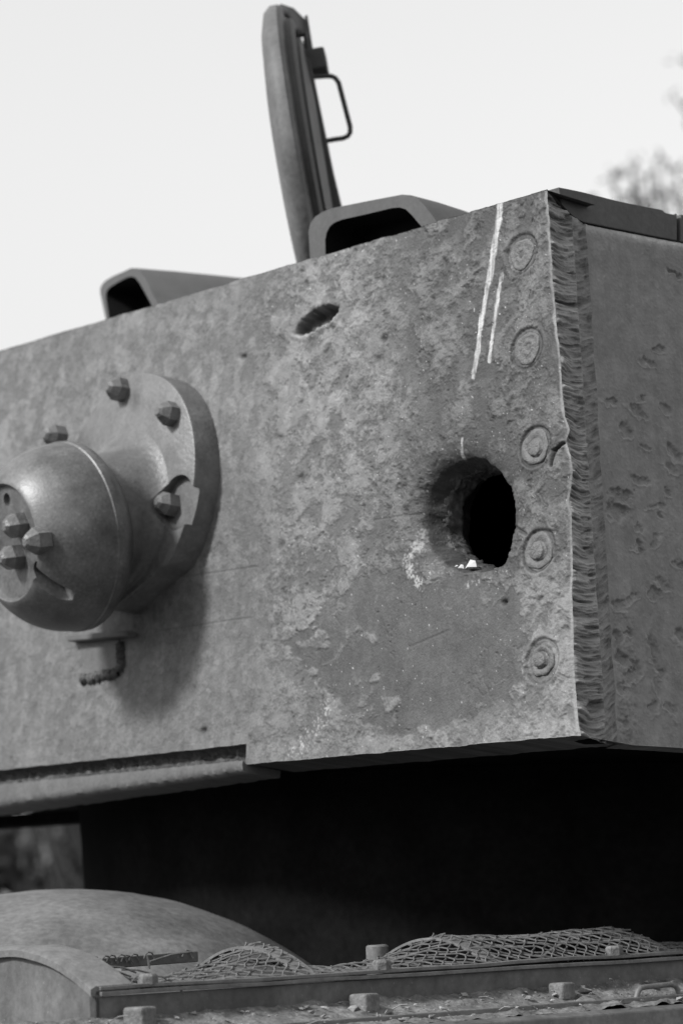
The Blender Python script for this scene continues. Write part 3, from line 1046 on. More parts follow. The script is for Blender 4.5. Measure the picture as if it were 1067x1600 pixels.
M['liptone'] = mat('lip_paint', 0.16, 0.6, 0.22, 40, 0.4, 220, 0.35)
lower_lip()

# ------------------------------------------------------------------ machine gun mount
FC = ST(196, 766, 0.040)              # centre of the flange's front face
FCW = P(np.array([FC[0]]), np.array([FC[1]]), np.array([0.0]))[0]
FR = 0.158


def st_on(x, y, h):
    return np.array(ST(x, y, h))


def loc2(v):
    return P(np.array([v[0]]), np.array([v[1]]), np.array([v[2]]))[0]


def gun_mount():
    # flange outline: circle with a chord sawn off low on the corner side
    c0 = st_on(283, 862, 0.04) - FC; c1 = st_on(182, 946, 0.04) - FC
    cd = c1 - c0; cn = np.array([cd[1], -cd[0]]); cn /= np.linalg.norm(cn)
    if cn @ c0 < 0:
        cn = -cn
    off = cn @ c0
    out = []
    for k in range(120):
        a = 2 * math.pi * k / 120
        p = FR * np.array([math.cos(a), math.sin(a)])
        if cn @ p > off:
            p = p - cn * (cn @ p - off)
        out.append(p)

    def ring(scale, h):
        return [loc2((FC[0] + p[0] * scale, FC[1] + p[1] * scale, h)) for p in out]
    rings = [ring(1.0, -0.004), ring(1.0, 0.0365), ring(0.994, 0.0390), ring(0.982, 0.040)]
    V = sum(rings, []); n = 120
    F = [(i * n + k, i * n + (k + 1) % n, (i + 1) * n + (k + 1) % n, (i + 1) * n + k) for i in range(len(rings) - 1) for k in range(n)]
    F += [tuple(range(n - 1, -1, -1)), tuple((len(rings) - 1) * n + k for k in range(n))]
    mb = MB(); mb.add(V, F)
    fl = mb.build('gun_mount_flange', M['cast'], turret)
    fl['label'] = 'round cast flange bolted to the rear plate, lower corner sawn off'
    # gun axis droops
    rim = on_plane(112, 838, OP + 0.118 * NP, NP)           # centre of the shield's rim
    fcen = FCW + NP * 0.04
    ax = nrm(nrm(rim - fcen) * 0.45 + NP * 0.75)
    ax = nrm(NP * 1.0 - UP * 0.26 + d1 * 0.03)
    ncen = P(np.array([ST(188, 803, 0.04)[0]]), np.array([ST(188, 803, 0.04)[1]]), np.array([0.04]))[0]
    # neck: loft from the flange to the back of the shield
    n = 72
    V = []; lv = np.linspace(0, 1, 18)
    for q in lv:
        cen = ncen * (1 - q) + (rim - ax * 0.01) * q
        nn = nrm(NP * (1 - q) + ax * q)
        r = np.interp(q, [0, 0.06, 0.16, 0.32, 0.7, 1.0], [0.122, 0.104, 0.097, 0.093, 0.094, 0.098])
        x = nrm(d1 - nn * (d1 @ nn)); y = np.cross(nn, x)
        for k in range(n):
            a = 2 * math.pi * k / n
            V.append(cen - NP * (0.006 if q == 0 else 0) + r * (math.cos(a) * x + math.sin(a) * y))
    F = [(i * n + k, i * n + (k + 1) % n, (i + 1) * n + (k + 1) % n, (i + 1) * n + k) for i in range(len(lv) - 1) for k in range(n)]
    F += [tuple(range(n - 1, -1, -1)), tuple((len(lv) - 1) * n + k for k in range(n))]
    mb = MB(); mb.add(V, F)
    nk = mb.build('gun_mount_neck', M['cast'], fl, smooth=True)
    # round pocket milled for the lower bolt
    b3 = loc2((*ST(270, 789, 0.04), 0.040))
    cy = MB(); cy.lathe(b3 - NP * 0.012 + UP * 0.002 - d1 * 0.010, NP, [(0.036, 0), (0.036, 0.30)], 40)
    cy2 = MB(); cy2.lathe(b3 - NP * 0.0111 + UP * 0.002 - d1 * 0.010, NP, [(0.0365, 0), (0.0365, 0.30)], 40)
    boolean(nk, [(cy.v, cy.f)])
    boolean(fl, [(cy2.v, cy2.f)])
    # bolts
    def bolt_mesh(r, hgt):
        bm = bmesh.new()
        rings = []
        for rr, h in [(r * 1.06, -0.004), (r * 1.06, hgt * 0.50), (r * 0.60, hgt * 0.88), (r * 0.34, hgt)]:
            rings.append([bm.verts.new((rr * math.cos(k * math.pi / 3), rr * math.sin(k * math.pi / 3), h)) for k in range(6)])
        for i in range(len(rings) - 1):
            for k in range(6):
                bm.faces.new((rings[i][k], rings[i][(k + 1) % 6], rings[i + 1][(k + 1) % 6], rings[i + 1][k]))
        bm.faces.new(rings[-1]); bm.faces.new(rings[0][::-1])
        es = [e for e in bm.edges if e.calc_face_angle(0) > math.radians(15)]
        bmesh.ops.bevel(bm, geom=es, offset=r * 0.10, segments=2, profile=0.5, affect='EDGES', clamp_overlap=True)
        me = bpy.data.meshes.new('bolt'); bm.to_mesh(me); bm.free()
        me.materials.append(M['bolt'])
        return me
    bme = bolt_mesh(0.0155, 0.026)

    def place(me, name, pos, axis, parent, rot=0.0):
        o = bpy.data.objects.new(name, me); COL.objects.link(o)
        o.parent = parent
        q = Vector(axis).to_track_quat('Z', 'Y')
        o.rotation_euler = (q.to_matrix() @ Matrix.Rotation(rot, 3, 'Z')).to_euler()
        o.location = Vector(pos - ROOT_LOC[turret.name])
        return o
    for k, (x, y, h) in enumerate([(193, 610, 0.040), (271, 648, 0.040), (270, 789, 0.031), (94, 684, 0.040), (150, 960, 0.040)]):
        place(bme, 'bolt', loc2((*ST(x, y, h), h)), NP, fl, 0.4 * k)
    # shield: a heavy domed cap
    R = 0.124
    prof = [(0.088, -0.030), (0.104, -0.028), (0.112, -0.020), (R - 0.004, -0.012), (R - 0.0005, -0.006), (R, 0.0), (R, 0.006), (R - 0.0016, 0.0075), (R - 0.0016, 0.010)]
    D = 0.110
    for a in np.linspace(0.05, 0.58, 18):
        an = a * math.pi / 2
        prof.append(((R - 0.0016) * math.cos(an) ** 0.92, 0.010 + D * math.sin(an)))
    rF, hF = prof[-1]
    prof += [(rF - 0.002, hF + 0.0006), (rF - 0.004, hF - 0.0015), (rF - 0.006, hF - 0.006), (0.03, hF - 0.007)]
    mb = MB()
    mb.lathe(rim, ax, prof, 96, xref=d1)
    sh = mb.build('gun_shield', M['shield'], turret, smooth=True)
    sh['label'] = 'domed gun shield with a bolted recess at its nose'
    face = rim + ax * (hF - 0.007)
    cut = []
    e0 = on_plane(60, 888, face, ax); e1 = on_plane(76, 930, face, ax)
    sd = nrm(e1 - e0); sn = np.cross(ax, sd)
    cap_ = [e0 + 0.0095 * (math.cos(t) * sn - math.sin(t) * sd) for t in np.linspace(0, math.pi, 9)] + [e1 + 0.0095 * (-math.cos(t) * sn + math.sin(t) * sd) for t in np.linspace(0, math.pi, 9)]
    c = MB(); c.prism([p_ - ax * 0.034 for p_ in cap_], ax * 0.12); cut.append((c.v, c.f))
    for (x, y, r, dp) in [(8, 781, 0.0085, 0.010), (89, 866, 0.0085, 0.006)]:
        o_ = on_plane(x, y, face + ax * 0.004, ax)
        c = MB(); c.lathe(o_ - ax * dp, ax, [(r, 0), (r, 0.12)], 20); cut.append((c.v, c.f))
    boolean(sh, cut)
    # bolts and sleeve on the flat of the nose
    bm2 = bolt_mesh(0.0165, 0.028)
    nfl = face
    for k, (x, y) in enumerate([(17, 822), (49, 846), (11, 872)]):
        place(bm2, 'bolt', on_plane(x, y, nfl + ax * 0.018, ax) - ax * 0.018, ax, sh, 0.5 * k)
    mb = MB()
    q = on_plane(-16, 850, nfl, ax)
    mb.lathe(q - ax * 0.006, ax, [(0.022, 0), (0.022, 0.020), (0.019, 0.024), (0.013, 0.024), (0.013, 0.004)], 32)
    mb.build('muzzle_sleeve', M['bolt'], sh, smooth=True)
    # stub bracket under the mount with a broken weld
    mb = MB()
    pts = [ST(126, 1004), ST(189, 998), ST(190, 1052), ST(133, 1062)]
    mb.prism([loc2((a, b, -0.001)) for a, b in pts], NP * 0.0035)
    br = mb.build('bracket_stub', M['liptone'], turret, bevel=0.002)
    mb = MB()
    pts = [ST(93, 990, 0.025), ST(190, 984, 0.025), ST(191, 992, 0.025), ST(98, 1001, 0.025)]
    mb.prism([loc2((a, b, 0.001)) for a, b in pts], NP * 0.016)
    mb.build('bracket_ledge', M['liptone'], br, bevel=0.002)
    for nm, pp in [('weld_bead', [(131, 1062), (145, 1060), (160, 1057), (175, 1054), (189, 1049)]), ('weld_bead', [(189, 1049), (192, 1035), (191, 1020), (190, 1005)])]:
        n, m = 90, 12
        sp = np.array([ST(*p) for p in pp]); l = np.linspace(0, 1, n)
        s = np.interp(l, np.linspace(0, 1, len(pp)), sp[:, 0]); t = np.interp(l, np.linspace(0, 1, len(pp)), sp[:, 1])
        dx = np.gradient(s); dy = np.gradient(t); ln = np.hypot(dx, dy)
        V = []
        for j in range(m):
            a = math.pi * j / (m - 1)
            nzz = 1 + 0.55 * fbm(l * 30, l * 0 + j * 0.5, 601, 4)
            w = 0.0075 * math.cos(a) * nzz
            V.append(P(s - dy / ln * w, t + dx / ln * w, 0.0075 * math.sin(a) * nzz - 0.0005))
        V = np.stack(V, 1).reshape(-1, 3)
        part(nm, V, grid_faces(n, m), M['weld'], br, True)


gun_mount()

# ------------------------------------------------------------------ periscope hoods on the roof
def hood(name, outer_px, inner_px, O, dd, axis, length, endscale, drop, label):
    """opening in the vertical plane through O along dd; body runs along axis"""
    nn = nrm(np.cross(dd, Z))
    outer = [on_plane(x, y, O, nn) for x, y in outer_px]
    inner = [on_plane(x, y, O, nn) for x, y in inner_px]
    n = len(outer)
    cen = np.mean(outer, 0)
    rings = []
    for q in np.linspace(0, 1, 7):
        sc = 1 + (endscale - 1) * q
        ring = []
        for p in outer:
            d = p - cen
            hgt = p[2] - (ROOF_Z - 0.02)
            r = cen + d * np.array([sc, sc, 1]) + axis * length * q
            k = 1 - drop * q ** 1.6 - (0.12 if q > 0.95 else 0)
            r[2] = ROOF_Z - 0.02 + hgt * k
            ring.append(r)
        rings.append(ring)
    V = list(outer); F = []
    for r in rings[1:]:
        V += r
    for i in range(len(rings) - 1):
        for k in range(n - 1):
            F.append((i * n + k, i * n + k + 1, (i + 1) * n + k + 1, (i + 1) * n + k))
    F.append(tuple((len(rings) - 1) * n + k for k in range(n)))
    b = len(V); V += inner
    for k in range(n - 1):
        F.append((k, k + 1, b + k + 1, b + k))
    mb = MB(); mb.add(V, F)
    o = mb.build(name, M['hood'], turret, smooth=True)
    o['label'] = label
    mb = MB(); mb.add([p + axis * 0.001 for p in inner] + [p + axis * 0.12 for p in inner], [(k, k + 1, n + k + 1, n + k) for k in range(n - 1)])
    mb.build('hood_shade_walls', M['black'], o, smooth=True)  # black inner walls imitate the shade within the opening
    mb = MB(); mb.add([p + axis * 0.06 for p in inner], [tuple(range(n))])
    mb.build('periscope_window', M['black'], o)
    return o


# rear-facing hood near the corner
o2 = P(np.array([ST(600, 370)[0]]), np.array([T_TOP]), np.array([-0.05]))[0]
hood('periscope_hood', [(486, 430), (482, 362), (485, 349), (492, 339), (504, 331), (520, 325), (575, 314), (628, 304), (642, 305), (652, 310), (664, 322), (682, 346), (700, 372)],
     [(509, 425), (508, 375), (510, 364), (515, 354), (522, 348), (534, 343), (575, 334), (612, 325), (624, 324), (634, 327), (644, 337), (660, 356), (674, 376)],
     o2, d1, nrm(d2), 0.26, 0.92, 0.42, 'wide periscope hood facing rearward on the roof edge')
# sideways-facing hood
o1 = P(np.array([ST(245, 478)[0]]), np.array([T_TOP]), np.array([-0.045]))[0]
a16 = math.radians(16)
hood('periscope_hood', [(170, 520), (157, 458), (157, 450), (160, 444), (166, 438), (178, 431), (192, 425), (205, 419), (213, 419), (219, 423), (228, 436), (244, 470), (254, 495)],
     [(174, 520), (166, 466), (166, 459), (168, 453), (173, 448), (181, 443), (190, 438), (200, 433), (207, 432), (212, 434), (219, 443), (236, 474), (244, 495)],
     o1, np.array([-math.sin(a16), math.cos(a16), 0]), np.array([math.cos(a16), math.sin(a16), 0]), 0.34, 0.95, 0.10,
     'angled periscope hood with its dark opening facing the gun mount side')


# ------------------------------------------------------------------ open hatch
def hatch():
    C = at_depth(475, 276, 4.33)
    m = nrm(np.array([0.975, -0.075, 0.160]))
    up = nrm(Z - m * (Z @ m)); ac = np.cross(m, up)
    k = 4.33 / FPX
    R = 0.243
    mb = MB()
    prof = [(0.06, -0.030), (0.15, -0.027), (0.21, -0.021), (R - 0.008, -0.014), (R, -0.005), (R, 0.006), (R - 0.004, 0.010), (0.227, 0.011), (0.222, 0.013)]
    mb.lathe(C, m, prof, 96, xref=up)
    h = mb.build('roof_hatch', M['hatch'], turret, smooth=True)
    h['label'] = 'round roof hatch standing open with a grab handle inside'
    mb = MB()
    mb.lathe(C, m, [(0.221, 0.010), (0.221, 0.022), (0.213, 0.026), (0.206, 0.026), (0.203, 0.020), (0.195, 0.020)], 96, xref=up)
    mb.build('sealing_rim', M['hatch_dark'], h, smooth=True)
    mb = MB()
    mb.lathe(C, m, [(0.196, 0.015), (0.192, 0.030), (0.10, 0.034)], 72, xref=up)
    mb.build('inner_lining', M['hatch_dark'], h, smooth=True)

    def q(a, b, c):
        """along the disc's height a, along the inner normal b, across c"""
        return C + up * a + m * b + ac * c
    # long tapering torsion bracket
    mb = MB()
    mb.prism([q(0.175, 0.020, -0.02), q(0.165, 0.036, -0.02), q(0.0, 0.042, -0.02), q(-0.085, 0.048, -0.02), q(-0.10, 0.040, -0.02), q(-0.10, 0.02, -0.02)], ac * 0.035)
    br = mb.build('torsion_bracket', M['hatch_dark'], h, bevel=0.003)
    mb = MB()
    mb.box(q(0.150, 0.022, -0.045), up * 0.032, m * 0.036, ac * 0.05)
    mb.build('latch_block', M['hatch_dark'], h, bevel=0.003)
    mb = MB()
    mb.tube([q(0.170, 0.034, -0.02), q(0.205, 0.036, -0.02), q(0.238, 0.040, -0.02)], [0.008, 0.006, 0.0022], 10)
    mb.build('latch_pin', M['hatch_dark'], h, smooth=True)
    mb = MB()
    mb.tube([q(0.249, -0.004, -0.02), q(0.251, 0.006, -0.02), q(0.246, 0.018, -0.02), q(0.230, 0.028, -0.02), q(0.21, 0.030, -0.02)], [0.006, 0.011, 0.009, 0.010, 0.008], 12)
    mb.build('latch_hook', M['hatch_dark'], h, smooth=True)
    # hinge arm near the roof
    mb = MB()
    mb.prism([q(-0.085, 0.038, -0.02), q(-0.085, 0.050, -0.02), q(-0.24, 0.056, -0.02), q(-0.24, 0.046, -0.02)], ac * 0.02)
    mb.build('hinge_arm', M['hatch_dark'], h, bevel=0.002)
    # grab handle
    pts = []
    for (x, y) in [(484, 121), (492, 120), (510, 119), (518, 119), (524, 122), (529, 129), (534, 148), (541, 175), (547, 198), (547, 207), (543, 213), (536, 216), (522, 218), (500, 222)]:
        pts.append(on_plane(x, y, C - ac * 0.0, ac))
    mb = MB(); mb.tube(pts, 0.0036, 12)
    mb.build('grab_handle', M['hatch_dark'], h, smooth=True)


hatch()

# ================================================================== HULL
hull_base = OP + d1 * 0.9 + d2 * 1.1; hull_base[2] = 0.0
hull = thing('tank_hull', 'dusty grey tank hull with wire mesh intake screens and a domed engine hatch', 'tank hull', tuple(hull_base))
I0 = at_depth(150, 1549, 3.22)
I1 = on_plane(1067, 1491, I0, d1)
AX = nrm(I1 - I0)
AY = d1.copy()
AZ = nrm(np.cross(AX, AY))
if AZ[2] < 0:
    AZ = -AZ


def I(x, y, z):
    x = np.asarray(x, float)[..., None]; y = np.asarray(y, float)[..., None]; z = np.asarray(z, float)[..., None]
    return I0 + x * AX + y * AY + z * AZ


def Ip(x, y, yl):
    """photo point -> (x, z) in the intake frame on the plane y = yl"""
    q = on_plane(x, y, I0 + AY * yl, AY) - I0
    return float(q @ AX), float(q @ AZ)


def Iarch(x, y):
    q = on_plane(x, y, I0, AX) - I0
    return float(q @ AY), float(q @ AZ)


def intake():
    prof = [Iarch(*p) for p in [(150, 1549), (134, 1538), (119, 1524), (104, 1511), (88, 1502), (68, 1495), (45, 1490), (18, 1487), (0, 1487)]]
    ymax = prof[-1][0] + 0.02
    prof = prof + [(2 * ymax - a, b) for a, b in prof[::-1]]
    py_ = np.array([a for a, b in prof]); pz_ = np.array([b for a, b in prof])
    pz_ = pz_ - np.interp(py_, [py_[0], py_[-1]], [pz_[0], pz_[-1]])
    W = py_[-1]

    def zz(y):
        return np.interp(y, py_, pz_)
    ys = np.linspace(0, W, 60)
    xs_h = [0.0] + [Ip(x, y, 0.0)[0] for x, y in [(475, 1527), (770, 1508), (1036, 1491)]]
    # end sheet with its bent rim
    poly = [I(0.0, a, b) for a, b in zip(ys, zz(ys))] + [I(0.0, W, -0.06), I(0.0, 0.0, -0.06)]
    mb = MB(); mb.prism(poly, AX * 0.004)
    es = mb.build('end_sheet', M['deck'], hull)
    mb = MB()
    V = []; n = len(ys)
    for a, b in zip(ys, zz(ys)):
        for (dx, dz) in [(-0.006, -0.005), (-0.006, 0.002), (0.0, 0.005), (0.045, 0.0055), (0.045, 0.001), (0.004, -0.004)]:
            V.append(I(dx + 0.0012 * math.sin(a * 90), a, b + dz + 0.001 * math.sin(a * 60)))
    F = [(i * 6 + k, i * 6 + (k + 1) % 6, (i + 1) * 6 + (k + 1) % 6, (i + 1) * 6 + k) for i in range(n - 1) for k in range(6)]
    F += [tuple(range(6)), tuple((n - 1) * 6 + k for k in range(6))[::-1]]
    mb.add(V, F); mb.build('bent_rim', M['rim'], es, smooth=True)
    # hoops
    hsc = [1.0, 0.0345, 0.0326, 0.0290]
    WH = 0.212
    yh = np.linspace(0, WH, 50)

    def zh(y):
        return np.clip(np.sin(math.pi * np.clip(y / WH, 0, 1)), 0, 1) ** 0.85
    for k, xh in enumerate(xs_h[1:], 1):
        V = []
        for a, b in zip(yh, zh(yh)):
            for (dx, dz) in [(-0.004, -0.003), (-0.004, 0.0), (0.020, 0.0), (0.020, -0.003)]:
                V.append(I(xh + dx, a, b * hsc[k] + dz))
        n = len(yh)
        F = [(i * 4 + j, i * 4 + (j + 1) % 4, (i + 1) * 4 + (j + 1) % 4, (i + 1) * 4 + j) for i in range(n - 1) for j in range(4)]
        mb = MB(); mb.add(V, F); mb.build('hoop', M['rim'], hull, smooth=True)
    # woven wire screens
    arc = np.concatenate([[0], np.cumsum(np.hypot(np.diff(yh), np.diff(0.033 * zh(yh))))])
    Wa = arc[-1]

    def surf(x, a, span):
        x0, x1 = span[0], span[1]
        u = (x - x0) / (x1 - x0)
        y = np.interp(a, arc, yh)
        f = span[2] * (1 - u) ** 2 + 2 * span[3] * u * (1 - u) + span[4] * u ** 2
        z = zh(y) * f + 0.0022 * vnoise(x * 35 + 7, a * 35, 701) * np.sin(math.pi * np.clip(u, 0, 1))
        return I(x, y, z + 0.0018)
    xe = xs_h[3] + 0.32
    spans = [(0.045, xs_h[1] + 0.013, 0.000, -0.010, 0.0360), (xs_h[1] + 0.013, xs_h[2] + 0.013, 0.016, -0.016, 0.0345), (xs_h[2] + 0.013, xs_h[3] + 0.013, 0.031, 0.024, 0.031), (xs_h[3] + 0.013, xe, 0.010, 0.005, 0.010)]
    cell = 0.0165
    for si, sp in enumerate(spans):
        L = sp[1] - sp[0]
        mb = MB()
        for fam in (1, -1):
            nl = int((L + Wa) / cell) + 1
            for k in range(nl):
                c = k * cell - (0 if fam == 1 else 0)
                # diagonal line x + fam*a = const
                a0, a1 = 0.0, Wa * 0.60
                aa = np.arange(a0, a1 + 1e-6, cell / 5)
                xx = (sp[0] + c - aa) if fam == 1 else (sp[0] + c - Wa + aa)
                ok = (xx >= sp[0]) & (xx <= sp[1])
                if si == 9:
                    # torn away between the end sheet and the first hoop
                    gap = (xx > sp[0] + 0.07) & (xx < sp[0] + 0.105 + 0.015 * math.sin(k * 2.3)) & (aa < 0.17)
                    ok &= ~gap
                if ok.sum() < 3:
                    continue
                idx = np.where(ok)[0]
                runs = np.split(idx, np.where(np.diff(idx) > 1)[0] + 1)
                for r_ in runs:
                    if len(r_) < 3:
                        continue
                    a_, x_ = aa[r_], xx[r_]
                    wob = 0.0009 * np.sin((a_ / cell) * math.pi * 1.0 + (0 if fam == 1 else math.pi)) + 0.0010 * vnoise(a_ * 60 + k, a_ * 0 + k * 3.1, 702 + fam)
                    # sinuous crimp so the wires interlock
                    xw = x_ + 0.0013 * np.sin(a_ / cell * 2 * math.pi)
                    Pt = surf(xw, a_, sp) + wob[:, None] * AZ
                    mb.tube(list(Pt), 0.00105, 5, cap=False)
        mb.build('wire_screen', M['wire'], hull, kind='stuff')
    # loose wire ends and straws at the torn screen
    mb = MB()
    for (x, y) in [(124, 1498), (139, 1497), (158, 1496), (167, 1495), (182, 1494), (190, 1495), (202, 1493), (225, 1490), (285, 1487)]:
        p = on_plane(x, y + 8, I0 + AY * 0.213, AY)
        pts = [p, p + AZ * 0.004 + AX * 0.002, p + AZ * 0.007 + AX * 0.006, p + AZ * 0.006 + AX * 0.011, p + AX * 0.015 - AZ * 0.002]
        mb.tube(pts, 0.001, 5)
    for (p0, p1, yl) in [((173, 1510), (213, 1520), 0.04), ((180, 1522), (207, 1534), 0.03), ((262, 1530), (288, 1553), 0.0), ((230, 1492), (234, 1514), 0.06), ((235, 1502), (300, 1487), 0.10), ((165, 1520), (200, 1528), 0.05),
                         ((160, 1527), (215, 1535), 0.03), ((170, 1533), (225, 1530), 0.03), ((190, 1515), (238, 1522), 0.05), ((150, 1512), (205, 1526), 0.06), ((240, 1525), (265, 1533), 0.02), ((205, 1535), (222, 1523), 0.02)]:
        a = on_plane(*p0, I0 + AY * yl, AY); b = on_plane(*p1, I0 + AY * yl, AY)
        mb.tube([a, (a + b) / 2 + AZ * 0.002, b], 0.0011, 5)
    mb.build('loose_wire', M['wire'], hull, kind='stuff')
    # far rail seen through the gap
    XL = xe
    ra = Ip(112, 1501, 0.216); rb = Ip(310, 1486, 0.216)
    p0 = I(ra[0], 0.216, ra[1] - 0.012); p1 = I(rb[0], 0.216, rb[1] - 0.012)
    mb = MB(); mb.box(p0, p1 - p0, AY * 0.006, AZ * 0.012); mb.build('far_rail', M['deck'], hull, bevel=0.001)
    # dark trough under the screens
    mb = MB()
    mb.box(I(0.0, 0.012, -0.13), AX * XL, AY * (W - 0.03), AZ * 0.02)
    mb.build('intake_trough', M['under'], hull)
    # clamping strips on the front rail, gently bent
    n = 60
    for (y0, y1, z0, z1, name, mt) in [(-0.003, 0.016, 0.0005, 0.0045, 'clamp_strip', 'rim'), (-0.005, 0.014, -0.0055, -0.0012, 'clamp_strip', 'rim')]:
        V = []
        for i, x in enumerate(np.linspace(0.004, XL, n)):
            w = 0.0013 * vnoise(np.array(x * 14.0), np.array(z0 * 900), 711)
            for (a, b) in [(y0, z0), (y0, z1), (y1, z1), (y1, z0)]:
                V.append(I(x, a + w, b + w))
        F = [(i * 4 + j, i * 4 + (j + 1) % 4, (i + 1) * 4 + (j + 1) % 4, (i + 1) * 4 + j) for i in range(n - 1) for j in range(4)]
        F += [(0, 1, 2, 3), tuple((n - 1) * 4 + j for j in (3, 2, 1, 0))]
        mb = MB(); mb.add(V, F); mb.build(name, M[mt], hull, bevel=0.0008)
    # front face of the intake box
    mb = MB(); mb.box(I(0.0, 0.0, -0.07), AX * XL, AY * 0.012, AZ * 0.064); mb.build('front_rail', M['deck'], hull)
    # ledge in front, dust covered
    ZL = -0.030
    n, m = 420, 30
    x = np.linspace(-0.30, XL, n); y = np.linspace(-0.075, 0.0005, m)
    X, Y = np.meshgrid(x, y, indexing='ij')
    H = ZL + 0.30 * Y + 0.0028 * fbm(X * 60, Y * 60, 721, 5, 0.6) + 0.0030 * sst(-0.02, 0.0, Y) + 0.004 * sst(0.1, 0.5, fbm(X * 22, Y * 40, 722, 4))
    part('dusty_ledge', I(X, Y, H).reshape(-1, 3), grid_faces(n, m), M['dusty'], hull, True)
    # raised lip strip along the ledge and the outer sloping plate
    mb = MB(); mb.box(I(-0.30, -0.058, ZL - 0.019), AX * (XL + 0.3), AY * 0.010, AZ * 0.0065); mb.build('ledge_strip', M['rim'], hull, bevel=0.0012)
    mb = MB(); mb.prism([I(-0.30, -0.074, ZL - 0.022), I(-0.30, -0.090, ZL - 0.026), I(-0.30, -0.16, -0.24), I(-0.30, -0.05, -0.24)], AX * (XL + 0.30))
    mb.build('rear_slope_plate', M['deck'], hull, bevel=0.002)
    # square-headed bolts on the ledge
    for k, (x, y, w, hh) in enumerate([(229, 1590, 0.026, 0.0165), (575, 1571, 0.025, 0.0145), (879, 1554, 0.023, 0.0120)]):
        xl = Ip(x, y, -0.022)[0]
        mb = MB()
        c = I(xl - w / 2, -0.034, ZL - 0.012)
        a = 0.35 - 0.12 * k
        e1 = nrm(AX * math.cos(a) + AY * math.sin(a)); e2 = nrm(-AX * math.sin(a) + AY * math.cos(a))
        mb.box(c, e1 * w, e2 * w, AZ * (hh + 0.008) + AX * 0.001)
        o = mb.build('square_bolt', M['boltd'], hull, bevel=0.0034, seg=3)
    # small nuts on the clamp strip and a stub tube behind
    for (x, y) in [(232, 1536), (597, 1523), (960, 1504)]:
        xl = Ip(x, y, 0.006)[0]
        mb = MB(); mb.lathe(I(xl, 0.006, 0.003), AZ, [(0.0105, 0), (0.0105, 0.009), (0.008, 0.0115)], 6)
        mb.build('nut', M['boltd'], hull, bevel=0.0008)
    # stub standing behind the second screen
    c = on_plane(590, 1499, I0 + AY * 0.235, AY)
    mb = MB(); mb.lathe(c - AZ * 0.03, AZ, [(0.0135, 0), (0.0135, 0.045), (0.011, 0.047), (0.010, 0.030)], 24)
    mb.build('vent_stub', M['rim'], hull, smooth=True)
    # grab loop at the right
    pts = []
    for (x, y) in [(992, 1568), (993, 1560), (996, 1550), (1000, 1544), (1008, 1542), (1030, 1540), (1046, 1538), (1054, 1540), (1058, 1546), (1059, 1556)]:
        pts.append(on_plane(x, y, I0 - AY * 0.05, AY))
    mb = MB(); mb.tube(pts, 0.0032, 10); mb.build('grab_loop', M['rim'], hull, smooth=True)
    # debris on the ledge
    mb = MB()
    r2 = random.Random(5)
    for k in range(420):
        xl = r2.uniform(-0.12, XL); yl = -0.072 + 0.07 * r2.random() ** 1.0
        r = 0.0008 + 0.0026 * r2.random() ** 4
        if k < 10:
            r = r2.uniform(0.003, 0.006)
        c = I(xl, yl, ZL + 0.30 * yl + 0.0032)
        V = [c + r * np.array([r2.uniform(-1.6, 1.6), r2.uniform(-1.6, 1.6), r2.uniform(-0.8, 0.9)]) for _ in range(8)]
        bm = bmesh.new()
        for v in V:
            bm.verts.new(v)
        res = bmesh.ops.convex_hull(bm, input=bm.verts)
        bmesh.ops.delete(bm, geom=[e for e in res['geom_interior'] if isinstance(e, bmesh.types.BMVert)], context='VERTS')
        bm.verts.index_update()
        mb.add([np.array(v.co) for v in bm.verts], [tuple(v.index for v in f.verts) for f in bm.faces])
        bm.free()
    for k in range(14):                                  # straws
        ya = r2.uniform(-0.07, -0.005); a = I(r2.uniform(0, XL), ya, ZL + 0.30 * ya + 0.005)
        b = a + AX * r2.uniform(-0.03, 0.03) + AY * r2.uniform(-0.02, 0.02) + AZ * r2.uniform(0, 0.006)
        mb.tube([a, (a + b) / 2 + AZ * 0.002, b], 0.0006, 4)
    mb.build('debris', M['stone'], hull, kind='stuff')
    # white chips on the clamp strip
    return W, XL


M['boltd'] = mat('dusty_bolt', 0.24, 0.75, 0.4, 70, 0.7, 260, 0.25)
INT_W, INT_L = intake()


